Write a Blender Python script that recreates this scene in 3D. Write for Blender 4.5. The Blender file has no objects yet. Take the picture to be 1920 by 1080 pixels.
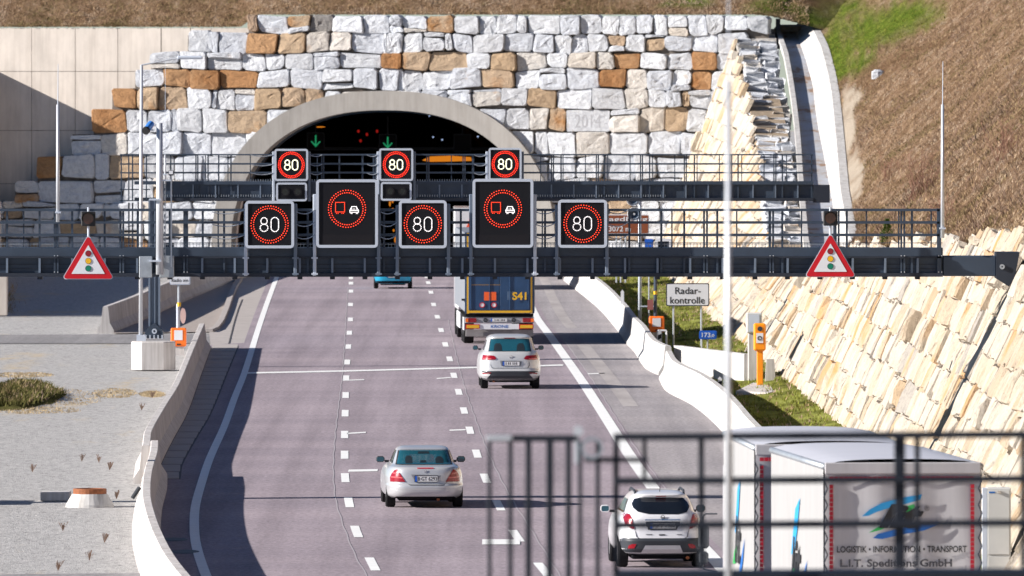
import bpy, math, random
from mathutils import Vector, Matrix, noise as mnoise
random.seed(7)
R = math.radians
H = 10.5; F = 22000.0; YH = 90.0
scn = bpy.context.scene

# ------------------------------------------------------------------ camera, light, exposure
cam_d = bpy.data.cameras.new('camera'); cam = bpy.data.objects.new('camera', cam_d)
scn.collection.objects.link(cam); scn.camera = cam
cam.location = (0, 0, H)
cam.rotation_euler = (R(90) - math.atan(450 / F), 0, 0)
cam_d.sensor_width = 36; cam_d.lens = 36 * F / 1920
cam_d.clip_start = 1; cam_d.clip_end = 5000
cam_d.dof.use_dof = True; cam_d.dof.focus_distance = 285; cam_d.dof.aperture_fstop = 6.4

SUN_EL, SUN_PHI = 23.0, 11.0
world = bpy.data.worlds.new('World'); scn.world = world; world.use_nodes = True
wn = world.node_tree; bg = wn.nodes['Background']
sky = wn.nodes.new('ShaderNodeTexSky'); sky.sky_type = 'NISHITA'; sky.sun_disc = False
sky.sun_elevation = R(SUN_EL); sky.sun_rotation = R(270 - SUN_PHI); sky.dust_density = 0.0; sky.ozone_density = 5.0; sky.air_density = 0.8
wn.links.new(sky.outputs[0], bg.inputs[0]); bg.inputs[1].default_value = 0.05
sd = bpy.data.lights.new('sun', 'SUN'); sd.energy = 5.0; sd.angle = R(0.5); sd.color = (1.0, 0.945, 0.885)
sun = bpy.data.objects.new('sun', sd); scn.collection.objects.link(sun)
sdir = Vector((math.cos(R(SUN_EL)) * math.cos(R(SUN_PHI)), math.cos(R(SUN_EL)) * math.sin(R(SUN_PHI)), -math.sin(R(SUN_EL))))
sun.rotation_euler = sdir.to_track_quat('-Z', 'Y').to_euler()
scn.view_settings.view_transform = 'Standard'; scn.view_settings.look = 'None'
scn.view_settings.exposure = 0.98; scn.view_settings.gamma = 1; scn.view_settings.use_curve_mapping = False
scn.render.engine = 'CYCLES'

# ------------------------------------------------------------------ geometry helpers
def P(x, y, s): return Vector(((x - 960) / s, F / s, H - (y - YH) / s))
def G(x, y, z=0.0):
    s = (y - YH) / (H - z); return Vector(((x - 960) / s, F / s, z))

class MB:
    def __init__(self): self.v = []; self.f = []; self.mi = []
    def add(self, vs, fs, mi=0):
        n = len(self.v); self.v += [tuple(v) for v in vs]
        for f in fs: self.f.append(tuple(n + i for i in f)); self.mi.append(mi)
        return self
    def box(self, x0, x1, y0, y1, z0, z1, mi=0, bev=0.0):
        if bev > 0:
            b = min(bev, (x1-x0)*.45, (y1-y0)*.45, (z1-z0)*.45)
            vs = []
            for z, i in ((z0, b), (z0+b, 0), (z1-b, 0), (z1, b)):
                for (cx, cy) in ((0,0),(1,0),(1,1),(0,1)):
                    X0, X1, Y0, Y1 = x0+i, x1-i, y0+i, y1-i
                    px = X1 if cx else X0; py = Y1 if cy else Y0
                    c = b if i == 0 else 0
                    sx = -1 if cx else 1; sy = -1 if cy else 1
                    if (cx + cy) % 2 == 0: vs += [(px, py+sy*c, z), (px+sx*c, py, z)]
                    else: vs += [(px+sx*c, py, z), (px, py+sy*c, z)]
            fs = [tuple(reversed(range(8))), tuple(range(24, 32))]
            for k in range(3):
                for j in range(8):
                    a = k*8+j; c2 = k*8+(j+1) % 8
                    fs.append((a, c2, c2+8, a+8))
            return self.add(vs, fs, mi)
        vs = [(x0,y0,z0),(x1,y0,z0),(x1,y1,z0),(x0,y1,z0),(x0,y0,z1),(x1,y0,z1),(x1,y1,z1),(x0,y1,z1)]
        return self.add(vs, [(3,2,1,0),(4,5,6,7),(0,1,5,4),(1,2,6,5),(2,3,7,6),(3,0,4,7)], mi)
    def tube(self, a, b, r, r2=None, n=8, mi=0):
        a = Vector(a); b = Vector(b); r2 = r if r2 is None else r2
        d = (b - a).normalized(); u = d.orthogonal().normalized(); w = d.cross(u)
        vs = []
        for p, q in ((a, r), (b, r2)):
            for i in range(n):
                t = 2*math.pi*i/n; vs.append(p + (u*math.cos(t) + w*math.sin(t))*q)
        fs = [(i, (i+1) % n, n+(i+1) % n, n+i) for i in range(n)] + [tuple(reversed(range(n))), tuple(range(n, 2*n))]
        return self.add(vs, fs, mi)
    def path(self, pts, r, n=6, mi=0):
        for a, b in zip(pts[:-1], pts[1:]): self.tube(a, b, r, n=n, mi=mi)
        return self
    def prism(self, poly, y0, y1, mi=0):           # polygon in x,z extruded along y (y0 is the near face)
        n = len(poly); vs = [(x, y0, z) for x, z in poly] + [(x, y1, z) for x, z in poly]
        fs = [tuple(range(n)), tuple(reversed(range(n, 2*n)))] + [(i, n+i, n+(i+1) % n, (i+1) % n) for i in range(n)]
        return self.add(vs, fs, mi)
    def disc(self, c, r, y, n=24, th=0.01, mi=0):
        return self.prism([(c[0]+r*math.cos(2*math.pi*i/n), c[1]+r*math.sin(2*math.pi*i/n)) for i in range(n)], y, y+th, mi)
    def ring(self, c, r0, r1, y0, y1, n=32, mi=0):
        vs = []
        for y, r in ((y0, r0), (y0, r1), (y1, r1), (y1, r0)):
            for i in range(n):
                t = 2*math.pi*i/n; vs.append((c[0]+r*math.cos(t), y, c[1]+r*math.sin(t)))
        fs = []
        for k in range(4):
            for i in range(n):
                j = (i+1) % n; k2 = (k+1) % 4; fs.append((k*n+i, k*n+j, k2*n+j, k2*n+i))
        return self.add(vs, fs, mi)

def rrect(x0, x1, z0, z1, r, n=5):
    out = []
    for cx, cz, a0 in ((x1-r, z0+r, -90), (x1-r, z1-r, 0), (x0+r, z1-r, 90), (x0+r, z0+r, 180)):
        for i in range(n+1):
            t = R(a0 + 90*i/n); out.append((cx+r*math.cos(t), cz+r*math.sin(t)))
    return out
def frame_rr(mb, x0, x1, z0, z1, r, w, y0, y1, mi=0):
    a = rrect(x0, x1, z0, z1, r); b = rrect(x0+w, x1-w, z0+w, z1-w, max(r-w, .005)); n = len(a)
    vs = [(x, y0, z) for x, z in a] + [(x, y0, z) for x, z in b] + [(x, y1, z) for x, z in b] + [(x, y1, z) for x, z in a]
    fs = []
    for k in range(4):
        for i in range(n):
            j = (i+1) % n; k2 = (k+1) % 4; fs.append((k*n+i, k*n+j, k2*n+j, k2*n+i))
    return mb.add(vs, fs, mi)

coll = scn.collection
def mesh(name, mb, mats, smooth=False):
    me = bpy.data.meshes.new(name); me.from_pydata(mb.v, [], mb.f)
    if not isinstance(mats, (list, tuple)): mats = [mats]
    for m in mats: me.materials.append(m)
    if len(mats) > 1: me.polygons.foreach_set('material_index', mb.mi)
    if smooth: me.polygons.foreach_set('use_smooth', [True]*len(me.polygons))
    me.update(); return me
def top(o, label, cat, group=None, kind=None):
    if label: o['label'] = label
    if cat: o['category'] = cat
    if group: o['group'] = group
    if kind: o['kind'] = kind
    return o
def thing(name, label, cat, loc=(0,0,0), rz=0.0, group=None):
    o = bpy.data.objects.new(name, None); coll.objects.link(o); o.empty_display_size = .3
    o.location = loc; o.rotation_euler = (0, 0, rz)
    return top(o, label, cat, group)
def part(name, mb, mats, parent=None, world=False, smooth=False, label=None):
    if world and parent is not None:
        root = parent
        while root.parent: root = root.parent
        M = (Matrix.Translation(root.location) @ root.rotation_euler.to_matrix().to_4x4()).inverted()
        mb.v = [tuple(M @ Vector(v)) for v in mb.v]
    o = bpy.data.objects.new(name, mesh(name, mb, mats, smooth)); coll.objects.link(o)
    if parent is not None: o.parent = parent
    if label: o['label'] = label
    return o
def single(name, mb, mats, label, cat, group=None, loc=None, kind=None, smooth=False):
    o = part(name, mb, mats, smooth=smooth)
    if loc is not None: o.location = loc
    return top(o, label, cat, group, kind)
def struct(name, mb, mats, smooth=False):
    o = part(name, mb, mats, smooth=smooth); o['kind'] = 'structure'; return o
def copy_tree(o, parent=None):
    c = o.copy(); coll.objects.link(c); c.parent = parent
    for ch in list(o.children): copy_tree(ch, c)
    return c

_dg = None
def text(name, s, m, parent, cx, cz, y, w=None, h=None, th=0.004, world=False, rot=None, spacing=1.0, fat=0.0, shear=0.0, label=None):
    cu = bpy.data.curves.new('t', 'FONT'); cu.body = s; cu.space_character = spacing; cu.offset = fat; cu.extrude = 0; cu.resolution_u = 3
    cu.shear = shear
    ob = bpy.data.objects.new('t', cu); coll.objects.link(ob)
    dg = bpy.context.evaluated_depsgraph_get(); me = bpy.data.meshes.new_from_object(ob.evaluated_get(dg))
    bpy.data.objects.remove(ob)
    vs = [v.co.copy() for v in me.vertices]; fs = [tuple(p.vertices) for p in me.polygons]
    bpy.data.meshes.remove(me)
    x0 = min(v.x for v in vs); x1 = max(v.x for v in vs); z0 = min(v.y for v in vs); z1 = max(v.y for v in vs)
    if h is None: h = (z1-z0)*w/(x1-x0)
    if w is None: w = (x1-x0)*h/(z1-z0)
    mb = MB(); out = []
    for v in vs:
        a = (v.x-(x0+x1)/2)*w/(x1-x0); b = (v.y-(z0+z1)/2)*h/(z1-z0)
        out.append((cx+a, y, cz+b) if rot is None else tuple(rot @ Vector((a, 0, b)) + Vector((cx, y, cz))))
    mb.add(out, fs)
    return part(name, mb, m, parent, world=world, label=label)

# ------------------------------------------------------------------ materials
def new_mat(name):
    m = bpy.data.materials.new(name); m.use_nodes = True; nt = m.node_tree
    return m, nt, nt.nodes['Principled BSDF']
def ramp(nt, stops, interp='LINEAR'):
    r = nt.nodes.new('ShaderNodeValToRGB'); e = r.color_ramp; e.interpolation = interp
    while len(e.elements) > 1: e.elements.remove(e.elements[0])
    e.elements[0].position = stops[0][0]; e.elements[0].color = (*stops[0][1], 1)
    for p, c in stops[1:]:
        x = e.elements.new(p); x.color = (*c, 1)
    return r
def noise_node(nt, scale, detail=6, rough=.6, stretch=(1,1,1), coord='pos'):
    if coord == 'pos': src = nt.nodes.new('ShaderNodeNewGeometry').outputs['Position']
    else: src = nt.nodes.new('ShaderNodeTexCoord').outputs['Object']
    mp = nt.nodes.new('ShaderNodeMapping'); mp.inputs['Scale'].default_value = stretch
    nt.links.new(src, mp.inputs['Vector'])
    n = nt.nodes.new('ShaderNodeTexNoise'); n.inputs['Scale'].default_value = scale; n.inputs['Detail'].default_value = detail
    n.inputs['Roughness'].default_value = rough; nt.links.new(mp.outputs[0], n.inputs['Vector'])
    return n
def mix(nt, a, b, fac, mode='MIX'):
    m = nt.nodes.new('ShaderNodeMix'); m.data_type = 'RGBA'; m.blend_type = mode
    for s, v in ((m.inputs[0], fac), (m.inputs[6], a), (m.inputs[7], b)):
        if hasattr(v, 'links') or hasattr(v, 'is_linked'): nt.links.new(v, s)
        else: s.default_value = v if isinstance(v, (int, float)) else (*v, 1)
    return m.outputs[2]
def bump(nt, b, h, dist, strength=1.0):
    n = nt.nodes.new('ShaderNodeBump'); n.inputs['Distance'].default_value = dist; n.inputs['Strength'].default_value = strength
    nt.links.new(h, n.inputs['Height']); nt.links.new(n.outputs[0], b.inputs['Normal'])
def M(name, col, rough=.6, metal=0.0, var=0.0, scale=3.0, bmp=0.0, bscale=None, coat=0.0, emit=None, est=1.0, stretch=(1,1,1), spec=None, trans=0.0, coord='pos'):
    m, nt, b = new_mat(name)
    b.inputs['Base Color'].default_value = (*col, 1); b.inputs['Roughness'].default_value = rough; b.inputs['Metallic'].default_value = metal
    if coat: b.inputs['Coat Weight'].default_value = coat; b.inputs['Coat Roughness'].default_value = .05
    if spec is not None: b.inputs['Specular IOR Level'].default_value = spec
    if trans: b.inputs['Transmission Weight'].default_value = trans
    if var:
        n = noise_node(nt, scale, stretch=stretch, coord=coord)
        r = ramp(nt, [(.3, tuple(c*(1-var) for c in col)), (.7, tuple(min(1, c*(1+var)) for c in col))])
        nt.links.new(n.outputs[0], r.inputs[0]); nt.links.new(r.outputs[0], b.inputs['Base Color'])
    if bmp:
        n2 = noise_node(nt, bscale or scale, stretch=stretch, coord=coord); bump(nt, b, n2.outputs[0], bmp)
    if emit: b.inputs['Emission Color'].default_value = (*emit, 1); b.inputs['Emission Strength'].default_value = est
    return m

def stone_mat(name, cols, island=False, dark=(.05,.05,.06), stain=(.42,.20,.07), stain_amt=.55, sc=1.0, stretch=(1,1,1), bmp=.05, rand_stops=None):
    m, nt, b = new_mat(name)
    if island: rnd = nt.nodes.new('ShaderNodeNewGeometry').outputs['Random Per Island']
    else: rnd = nt.nodes.new('ShaderNodeObjectInfo').outputs['Random']
    n = len(cols)
    stops = rand_stops or [((i)/max(1, n-1), c) for i, c in enumerate(cols)]
    r = ramp(nt, stops, 'CONSTANT' if rand_stops else 'LINEAR'); nt.links.new(rnd, r.inputs[0])
    n1 = noise_node(nt, 5*sc, 8, .7, stretch); r1 = ramp(nt, [(.3, (.72,.72,.74)), (.55, (1,1,1)), (.8, (1.0,.98,.95))])
    nt.links.new(n1.outputs[0], r1.inputs[0]); c = mix(nt, r.outputs[0], r1.outputs[0], 1.0, 'MULTIPLY')
    n2 = noise_node(nt, .55*sc, 4, .6, stretch); r2 = ramp(nt, [(stain_amt, (0,0,0)), (stain_amt+.14, (1,1,1))])
    nt.links.new(n2.outputs[0], r2.inputs[0]); c = mix(nt, c, stain, r2.outputs[0])
    n3 = noise_node(nt, 26*sc, 3, .6, stretch); r3 = ramp(nt, [(.33, (.45,.45,.47)), (.45, (1,1,1))])
    nt.links.new(n3.outputs[0], r3.inputs[0]); c = mix(nt, c, r3.outputs[0], .55, 'MULTIPLY')
    nt.links.new(c, b.inputs['Base Color']); b.inputs['Roughness'].default_value = .9; b.inputs['Specular IOR Level'].default_value = .2
    n4 = noise_node(nt, 7*sc, 9, .75, stretch); bump(nt, b, n4.outputs[0], bmp*2.0)
    return m

WHITE = (.55,.56,.58)
m_gran = stone_mat('granite_pale', [(.50,.52,.56), (.66,.685,.73), (.57,.58,.60), (.72,.74,.77)], stain_amt=.66, stain=(.45,.30,.16))
m_cream = stone_mat('granite_cream', [(.58,.52,.45), (.68,.63,.57), (.60,.57,.53)], stain_amt=.60, stain=(.45,.24,.10))
m_tan = stone_mat('granite_tan', [(.42,.30,.19), (.50,.37,.25), (.38,.27,.19)], stain_amt=.56, stain=(.36,.18,.07))
m_rust = stone_mat('granite_rust', [(.42,.19,.06), (.36,.17,.06), (.46,.22,.08)], stain_amt=.56, stain=(.25,.11,.04))
m_grey = stone_mat('granite_grey', [(.17,.16,.16), (.3,.28,.26)], stain_amt=.6)
side_stops = [(0, (.53,.45,.345)), (.25, (.57,.50,.41)), (.50, (.50,.40,.29)), (.60, (.58,.515,.43)), (.86, (.46,.34,.22)), (.90, (.54,.47,.38)), (.96, (.42,.38,.33))]
m_side = stone_mat('wall_stone', [], rand_stops=side_stops, stain_amt=.55, stain=(.52,.30,.13), sc=1.0, stretch=(1,1,.5))
m_side_i = stone_mat('wall_stone_mass', [], island=True, rand_stops=side_stops, stain_amt=.55, stain=(.52,.30,.13), stretch=(1,1,.5))
m_gap = M('mortar_gap', (.13,.11,.095), .95, var=.4, scale=3)
m_earthgap = M('joint_earth', (.28,.21,.14), .95, var=.5, scale=4)

def asphalt(name, a, b2, sc=1.0):
    m, nt, b = new_mat(name)
    n = noise_node(nt, .5, 5, .55, (1.0, .06, 1)); r = ramp(nt, [(.3, a), (.7, b2)]); nt.links.new(n.outputs[0], r.inputs[0])
    n2 = noise_node(nt, 9, 4, .8, (1, .3, 1)); r2 = ramp(nt, [(.25, (.62,.62,.62)), (.75, (1.3,1.3,1.3))]); nt.links.new(n2.outputs[0], r2.inputs[0])
    c = mix(nt, r.outputs[0], r2.outputs[0], 1.0, 'MULTIPLY')
    n5 = noise_node(nt, .16, 3, .5, (.25, 1.0, 1)); r5 = ramp(nt, [(.35, (.90,.90,.91)), (.65, (1.08,1.07,1.06))]); nt.links.new(n5.outputs[0], r5.inputs[0])
    c = mix(nt, c, r5.outputs[0], 1.0, 'MULTIPLY')
    n6 = noise_node(nt, 1.4, 3, .6, (1, .012, 1)); r6 = ramp(nt, [(.35, (.88,.88,.88)), (.6, (1.06,1.06,1.06))]); nt.links.new(n6.outputs[0], r6.inputs[0])
    c = mix(nt, c, r6.outputs[0], 1.0, 'MULTIPLY')
    n7 = noise_node(nt, 2.2, 6, .7, (1, .10, 1)); r7 = ramp(nt, [(.66, (1,1,1)), (.74, (.78,.78,.78))]); nt.links.new(n7.outputs[0], r7.inputs[0])
    c = mix(nt, c, r7.outputs[0], 1.0, 'MULTIPLY')
    nt.links.new(c, b.inputs['Base Color']); b.inputs['Roughness'].default_value = .9; b.inputs['Specular IOR Level'].default_value = .08
    return m
m_asph = asphalt('asphalt_reddish', (.285,.243,.268), (.34,.292,.318))
m_asph2 = asphalt('asphalt_grey', (.28,.258,.265), (.35,.325,.33))
m_path = asphalt('asphalt_path', (.25,.24,.24), (.30,.29,.29))
m_paint = M('road_paint', (.80,.80,.78), .6, var=.06, scale=2, spec=.2)
m_paint_old = M('worn_paint', (.36,.33,.32), .8, var=.2, scale=1.2, stretch=(1,.1,1), spec=.1)
m_crack = M('bitumen_seam', (.40,.36,.37), .6)
m_seam_dark = M('joint_dark', (.05,.045,.05), .8)
def gravel():
    m, nt, b = new_mat('gravel')
    n = noise_node(nt, 7, 9, .9, (1, .3, 1)); r = ramp(nt, [(.36, (.07,.065,.06)), (.44, (.33,.32,.31)), (.56, (.47,.455,.44)), (.72, (.64,.62,.59))])
    nt.links.new(n.outputs[0], r.inputs[0])
    n2 = noise_node(nt, .22, 6, .7, (1, .22, 1)); r2 = ramp(nt, [(.57, (0,0,0)), (.70, (1,1,1))]); nt.links.new(n2.outputs[0], r2.inputs[0])
    c = mix(nt, r.outputs[0], (.50,.40,.26), r2.outputs[0])
    v = nt.nodes.new('ShaderNodeVertexColor'); v.layer_name = 'tone'
    c = mix(nt, c, v.outputs[0], .0)
    nt.links.new(c, b.inputs['Base Color']); b.inputs['Roughness'].default_value = .95; b.inputs['Specular IOR Level'].default_value = .1
    n3 = noise_node(nt, 14, 4, .8, (1, .4, 1)); bump(nt, b, n3.outputs[0], .03)
    return m
m_gravel = gravel()
def concrete(name, col, streak=True, bm=.004, sa=.35):
    m, nt, b = new_mat(name)
    n = noise_node(nt, 1.3, 8, .65, (1,.6,.5)); r = ramp(nt, [(.3, tuple(c*.84 for c in col)), (.6, col), (.8, tuple(min(1, c*1.08) for c in col))])
    nt.links.new(n.outputs[0], r.inputs[0]); c = r.outputs[0]
    if streak:
        n2 = noise_node(nt, 3.0, 5, .7, (1.6, .5, .07)); r2 = ramp(nt, [(.38, (.72,.70,.68)), (.55, (1,1,1))]); nt.links.new(n2.outputs[0], r2.inputs[0])
        c = mix(nt, c, r2.outputs[0], sa, 'MULTIPLY')
    nt.links.new(c, b.inputs['Base Color']); b.inputs['Roughness'].default_value = .85; b.inputs['Specular IOR Level'].default_value = .25
    n3 = noise_node(nt, 12, 5, .7); bump(nt, b, n3.outputs[0], bm)
    return m
m_conc = concrete('concrete_wall', (.64,.575,.51))
m_conc_l = concrete('concrete_barrier', (.57,.54,.52), sa=.85)
m_conc_w = concrete('concrete_white', (.55,.535,.515), sa=.85)
m_conc_r = concrete('concrete_portal_ring', (.36,.34,.315))
def chan_mat():
    m, nt, b = new_mat('channel_floor'); n = noise_node(nt, .9, 6, .7, (1,.35,1)); r = ramp(nt, [(.42, (.40,.42,.46)), (.54, (.36,.34,.33)), (.60, (.26,.16,.10))])
    nt.links.new(n.outputs[0], r.inputs[0]); nt.links.new(r.outputs[0], b.inputs['Base Color']); b.inputs['Roughness'].default_value = .85; return m
m_dirtconc = chan_mat()
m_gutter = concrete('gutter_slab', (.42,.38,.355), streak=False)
def pavers():
    m, nt, b = new_mat('small_pavers')
    g = nt.nodes.new('ShaderNodeNewGeometry'); br = nt.nodes.new('ShaderNodeTexBrick')
    mp = nt.nodes.new('ShaderNodeMapping'); mp.inputs['Scale'].default_value = (2.2, .7, 1)
    nt.links.new(g.outputs['Position'], mp.inputs[0]); nt.links.new(mp.outputs[0], br.inputs['Vector'])
    br.inputs['Scale'].default_value = 1.4; br.inputs['Mortar Size'].default_value = .03
    br.inputs['Color1'].default_value = (.36,.31,.28,1); br.inputs['Color2'].default_value = (.44,.38,.34,1); br.inputs['Mortar'].default_value = (.18,.15,.13,1)
    nt.links.new(br.outputs[0], b.inputs['Base Color']); b.inputs['Roughness'].default_value = .9; return m
m_pavers = pavers()
def hill_mat():
    m, nt, b = new_mat('hill_ground')
    n = noise_node(nt, 1.6, 10, .75, (1,.35,1)); r = ramp(nt, [(.30, (.07,.042,.025)), (.42, (.18,.11,.065)), (.55, (.29,.19,.12)), (.70, (.42,.33,.25))])
    nt.links.new(n.outputs[0], r.inputs[0])
    n2 = noise_node(nt, 6, 8, .8, (1,.35,1)); r2 = ramp(nt, [(.3, (.62,.62,.62)), (.7, (1.3,1.3,1.3))]); nt.links.new(n2.outputs[0], r2.inputs[0])
    c = mix(nt, r.outputs[0], r2.outputs[0], 1.0, 'MULTIPLY')
    v = nt.nodes.new('ShaderNodeVertexColor'); v.layer_name = 'tone'
    sep = nt.nodes.new('ShaderNodeSeparateColor'); nt.links.new(v.outputs[0], sep.inputs[0])
    ng = noise_node(nt, 2.2, 8, .8, (1,.4,1)); rg = ramp(nt, [(.35, (.045,.075,.012)), (.6, (.15,.20,.03)), (.75, (.30,.28,.09))]); nt.links.new(ng.outputs[0], rg.inputs[0])
    c = mix(nt, c, rg.outputs[0], sep.outputs[0])
    rs = ramp(nt, [(.3, (.10,.055,.03)), (.7, (.24,.15,.09))]); nt.links.new(ng.outputs[0], rs.inputs[0])
    c = mix(nt, c, rs.outputs[0], sep.outputs[1])
    c = mix(nt, c, (.58,.50,.40), sep.outputs[2])
    nt.links.new(c, b.inputs['Base Color']); b.inputs['Roughness'].default_value = 1; b.inputs['Specular IOR Level'].default_value = 0
    n3 = noise_node(nt, 2.5, 8, .8, (1,.5,1)); bump(nt, b, n3.outputs[0], .35)
    return m
m_hill = hill_mat()
m_verge = M('verge_grass', (.16,.17,.045), 1, var=.75, scale=1.1, stretch=(1,.25,1), spec=0)
def dry():
    m, nt, b = new_mat('dry_blades')
    n = noise_node(nt, .4, 8, .75, (1,.25,1)); r = ramp(nt, [(.30, (.10,.065,.035)), (.40, (.19,.15,.07)), (.50, (.34,.235,.135)), (.60, (.43,.33,.24)), (.70, (.27,.21,.085))])
    nt.links.new(n.outputs[0], r.inputs[0]); n2 = noise_node(nt, 2.5, 5, .7, (1,.4,1)); r2 = ramp(nt, [(.3, (.7,.7,.7)), (.7, (1.25,1.25,1.25))]); nt.links.new(n2.outputs[0], r2.inputs[0])
    nt.links.new(mix(nt, r.outputs[0], r2.outputs[0], 1.0, 'MULTIPLY'), b.inputs['Base Color']); b.inputs['Roughness'].default_value = 1; b.inputs['Specular IOR Level'].default_value = 0; return m
m_blade_dry = dry()
m_blade_green = M('green_blades', (.17,.18,.035), 1, var=.65, scale=1.2, spec=0)
m_blade_dark = M('dark_blades', (.09,.085,.03), 1, var=.5, scale=3, spec=0)
m_twig = M('twig', (.22,.14,.10), 1, var=.3, scale=3)
m_fir = M('fir_needles', (.10,.15,.02), .9, var=.4, scale=5)

m_steel = M('gantry_paint', (.035,.052,.080), .5, var=.2, scale=1.5, spec=.5)
m_steel_d = M('gantry_paint_dark', (.022,.028,.042), .55, spec=.4)
m_galv = M('galvanised', (.42,.45,.48), .45, .6, var=.15, scale=4)
m_pole = M('pole_silver', (.62,.64,.67), .4, .3)
m_post = M('sign_post_paint', (.15,.19,.25), .45, spec=.5)
m_frame = M('sign_frame', (.55,.60,.68), .4, .1)
m_face = M('display_black', (.006,.006,.009), .55, spec=.25)
m_face2 = M('display_dim', (.012,.011,.014), .6, spec=.2)
m_led_r = M('led_red', (.2,.01,.0), .5, emit=(1,.05,.015), est=1.5)
m_led_w = M('led_white', (.3,.3,.3), .5, emit=(1,.93,.93), est=.95)
m_led_y = M('led_warm_white', (.3,.3,.2), .5, emit=(1,.97,.66), est=1.3)
m_led_r2 = M('led_red_bright', (.2,.01,.0), .5, emit=(1,.03,.012), est=1.5)
m_led_g = M('led_green', (0,.1,.05), .5, emit=(.02,.40,.16), est=.3)
m_orange_l = M('lamp_orange', (.2,.08,0), .5, emit=(1,.30,.02), est=.34)
m_red_l = M('lamp_red', (.2,.0,0), .5, emit=(1,.03,.02), est=.14)
m_blue_l = M('lamp_blue_white', (.2,.2,.3), .5, emit=(.5,.65,1), est=.4)
m_tun = M('tunnel_lining', (.06,.045,.04), .9, spec=.1)  # darker than real lining; the gloom of the bore is in the colour
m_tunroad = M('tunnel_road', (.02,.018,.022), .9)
m_red = M('sign_red', (.56,.01,.02), .5, spec=.3)
m_white = M('sign_white', (.74,.75,.78), .5, spec=.3)
m_yel = M('sign_yellow', (.85,.47,.01), .5)
m_grn = M('sign_green', (.0,.20,.12), .5)
m_dkred = M('sign_darkred', (.28,.01,.02), .5)
m_blk = M('black_print', (.012,.012,.014), .6)
m_brown = M('sign_brown', (.24,.062,.02), .5)
m_blue = M('sign_blue', (.01,.11,.55), .5)
m_orange = M('plastic_orange', (.90,.17,.01), .45)
m_orange2 = M('sos_orange', (.95,.30,.005), .4)
m_grey_box = M('cabinet_grey', (.52,.52,.50), .55, var=.05, scale=2)
m_rub = M('rubber', (.014,.014,.015), .85, spec=.2)
m_rim = M('alloy', (.45,.45,.47), .35, .8)
m_under = M('underbody', (.008,.008,.01), .9, spec=.1)
m_plas = M('dark_plastic', (.035,.040,.048), .55, spec=.4)
m_silver = M('paint_silver', (.50,.505,.52), .33, .3, coat=.6)
m_silver2 = M('paint_light_silver', (.58,.58,.58), .34, .3, coat=.5)
m_whitep = M('paint_white', (.68,.68,.70), .3, coat=.7)
m_turq = M('paint_turquoise', (.008,.29,.48), .3, .1, coat=.7)
m_glass = M('window_glass', (.012,.075,.105), .08, spec=.9)  # cyan base colour stands in for sky reflected in the panes
m_glass2 = M('window_glass_dark', (.008,.010,.014), .07, spec=.8)
m_seat = M('seat_seen_through_glass', (.004,.012,.018), .6)
m_tail = M('tail_red', (.26,.003,.010), .25, coat=.3)
m_tail2 = M('tail_pink', (.62,.10,.10), .2, coat=.5)
m_plate = M('plate_white', (.70,.70,.70), .5)
m_chrome = M('chrome', (.7,.72,.75), .12, 1.0)
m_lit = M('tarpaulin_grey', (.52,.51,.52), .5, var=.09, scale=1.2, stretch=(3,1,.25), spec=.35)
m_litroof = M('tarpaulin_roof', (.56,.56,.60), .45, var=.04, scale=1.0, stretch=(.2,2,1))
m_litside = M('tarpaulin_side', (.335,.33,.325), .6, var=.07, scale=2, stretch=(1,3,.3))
m_strap = M('red_strip', (.50,.01,.03), .5)
m_lblue = M('logo_light_blue', (.02,.30,.62), .5)
m_dblue = M('logo_blue', (.01,.12,.42), .5)
m_lgreen = M('logo_green', (.03,.42,.09), .5)
m_tblue = M('trailer_blue', (.018,.055,.13), .4, var=.15, scale=2)
m_tyel = M('trailer_yellow', (.75,.42,.02), .45)
m_rust = M('rust_iron', (.26,.085,.03), .8, var=.3, scale=8)
m_rustst = stone_mat('granite_rust2', [(.42,.22,.10), (.38,.21,.10), (.46,.27,.14)], stain_amt=.50, stain=(.30,.14,.055))
m_rail_fg = M('railing_paint', (.014,.018,.028), .6, spec=.3)

# ------------------------------------------------------------------ curves on the ground, read as X(Y)
def curve(pts, z=0.0):
    return sorted([(G(x, y, z).y, G(x, y, z).x) for x, y in pts])
def ev(c, Y):
    if Y <= c[0][0]: a, b = c[0], c[1]
    elif Y >= c[-1][0]: a, b = c[-2], c[-1]
    else:
        i = next(k for k in range(len(c)-1) if c[k][0] <= Y <= c[k+1][0])
        a, b = c[i], c[i+1]
        p0 = c[i-1] if i > 0 else a; p3 = c[i+2] if i+2 < len(c) else b
        t = (Y-a[0])/(b[0]-a[0]); h = b[0]-a[0]
        ma = (b[1]-p0[1])/(b[0]-p0[0]) if b[0] != p0[0] else 0
        mb_ = (p3[1]-a[1])/(p3[0]-a[0]) if p3[0] != a[0] else 0
        return ((2*t**3-3*t**2+1)*a[1] + (t**3-2*t**2+t)*h*ma + (-2*t**3+3*t**2)*b[1] + (t**3-t**2)*h*mb_)
    return a[1] + (b[1]-a[1])*(Y-a[0])/(b[0]-a[0])

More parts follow.
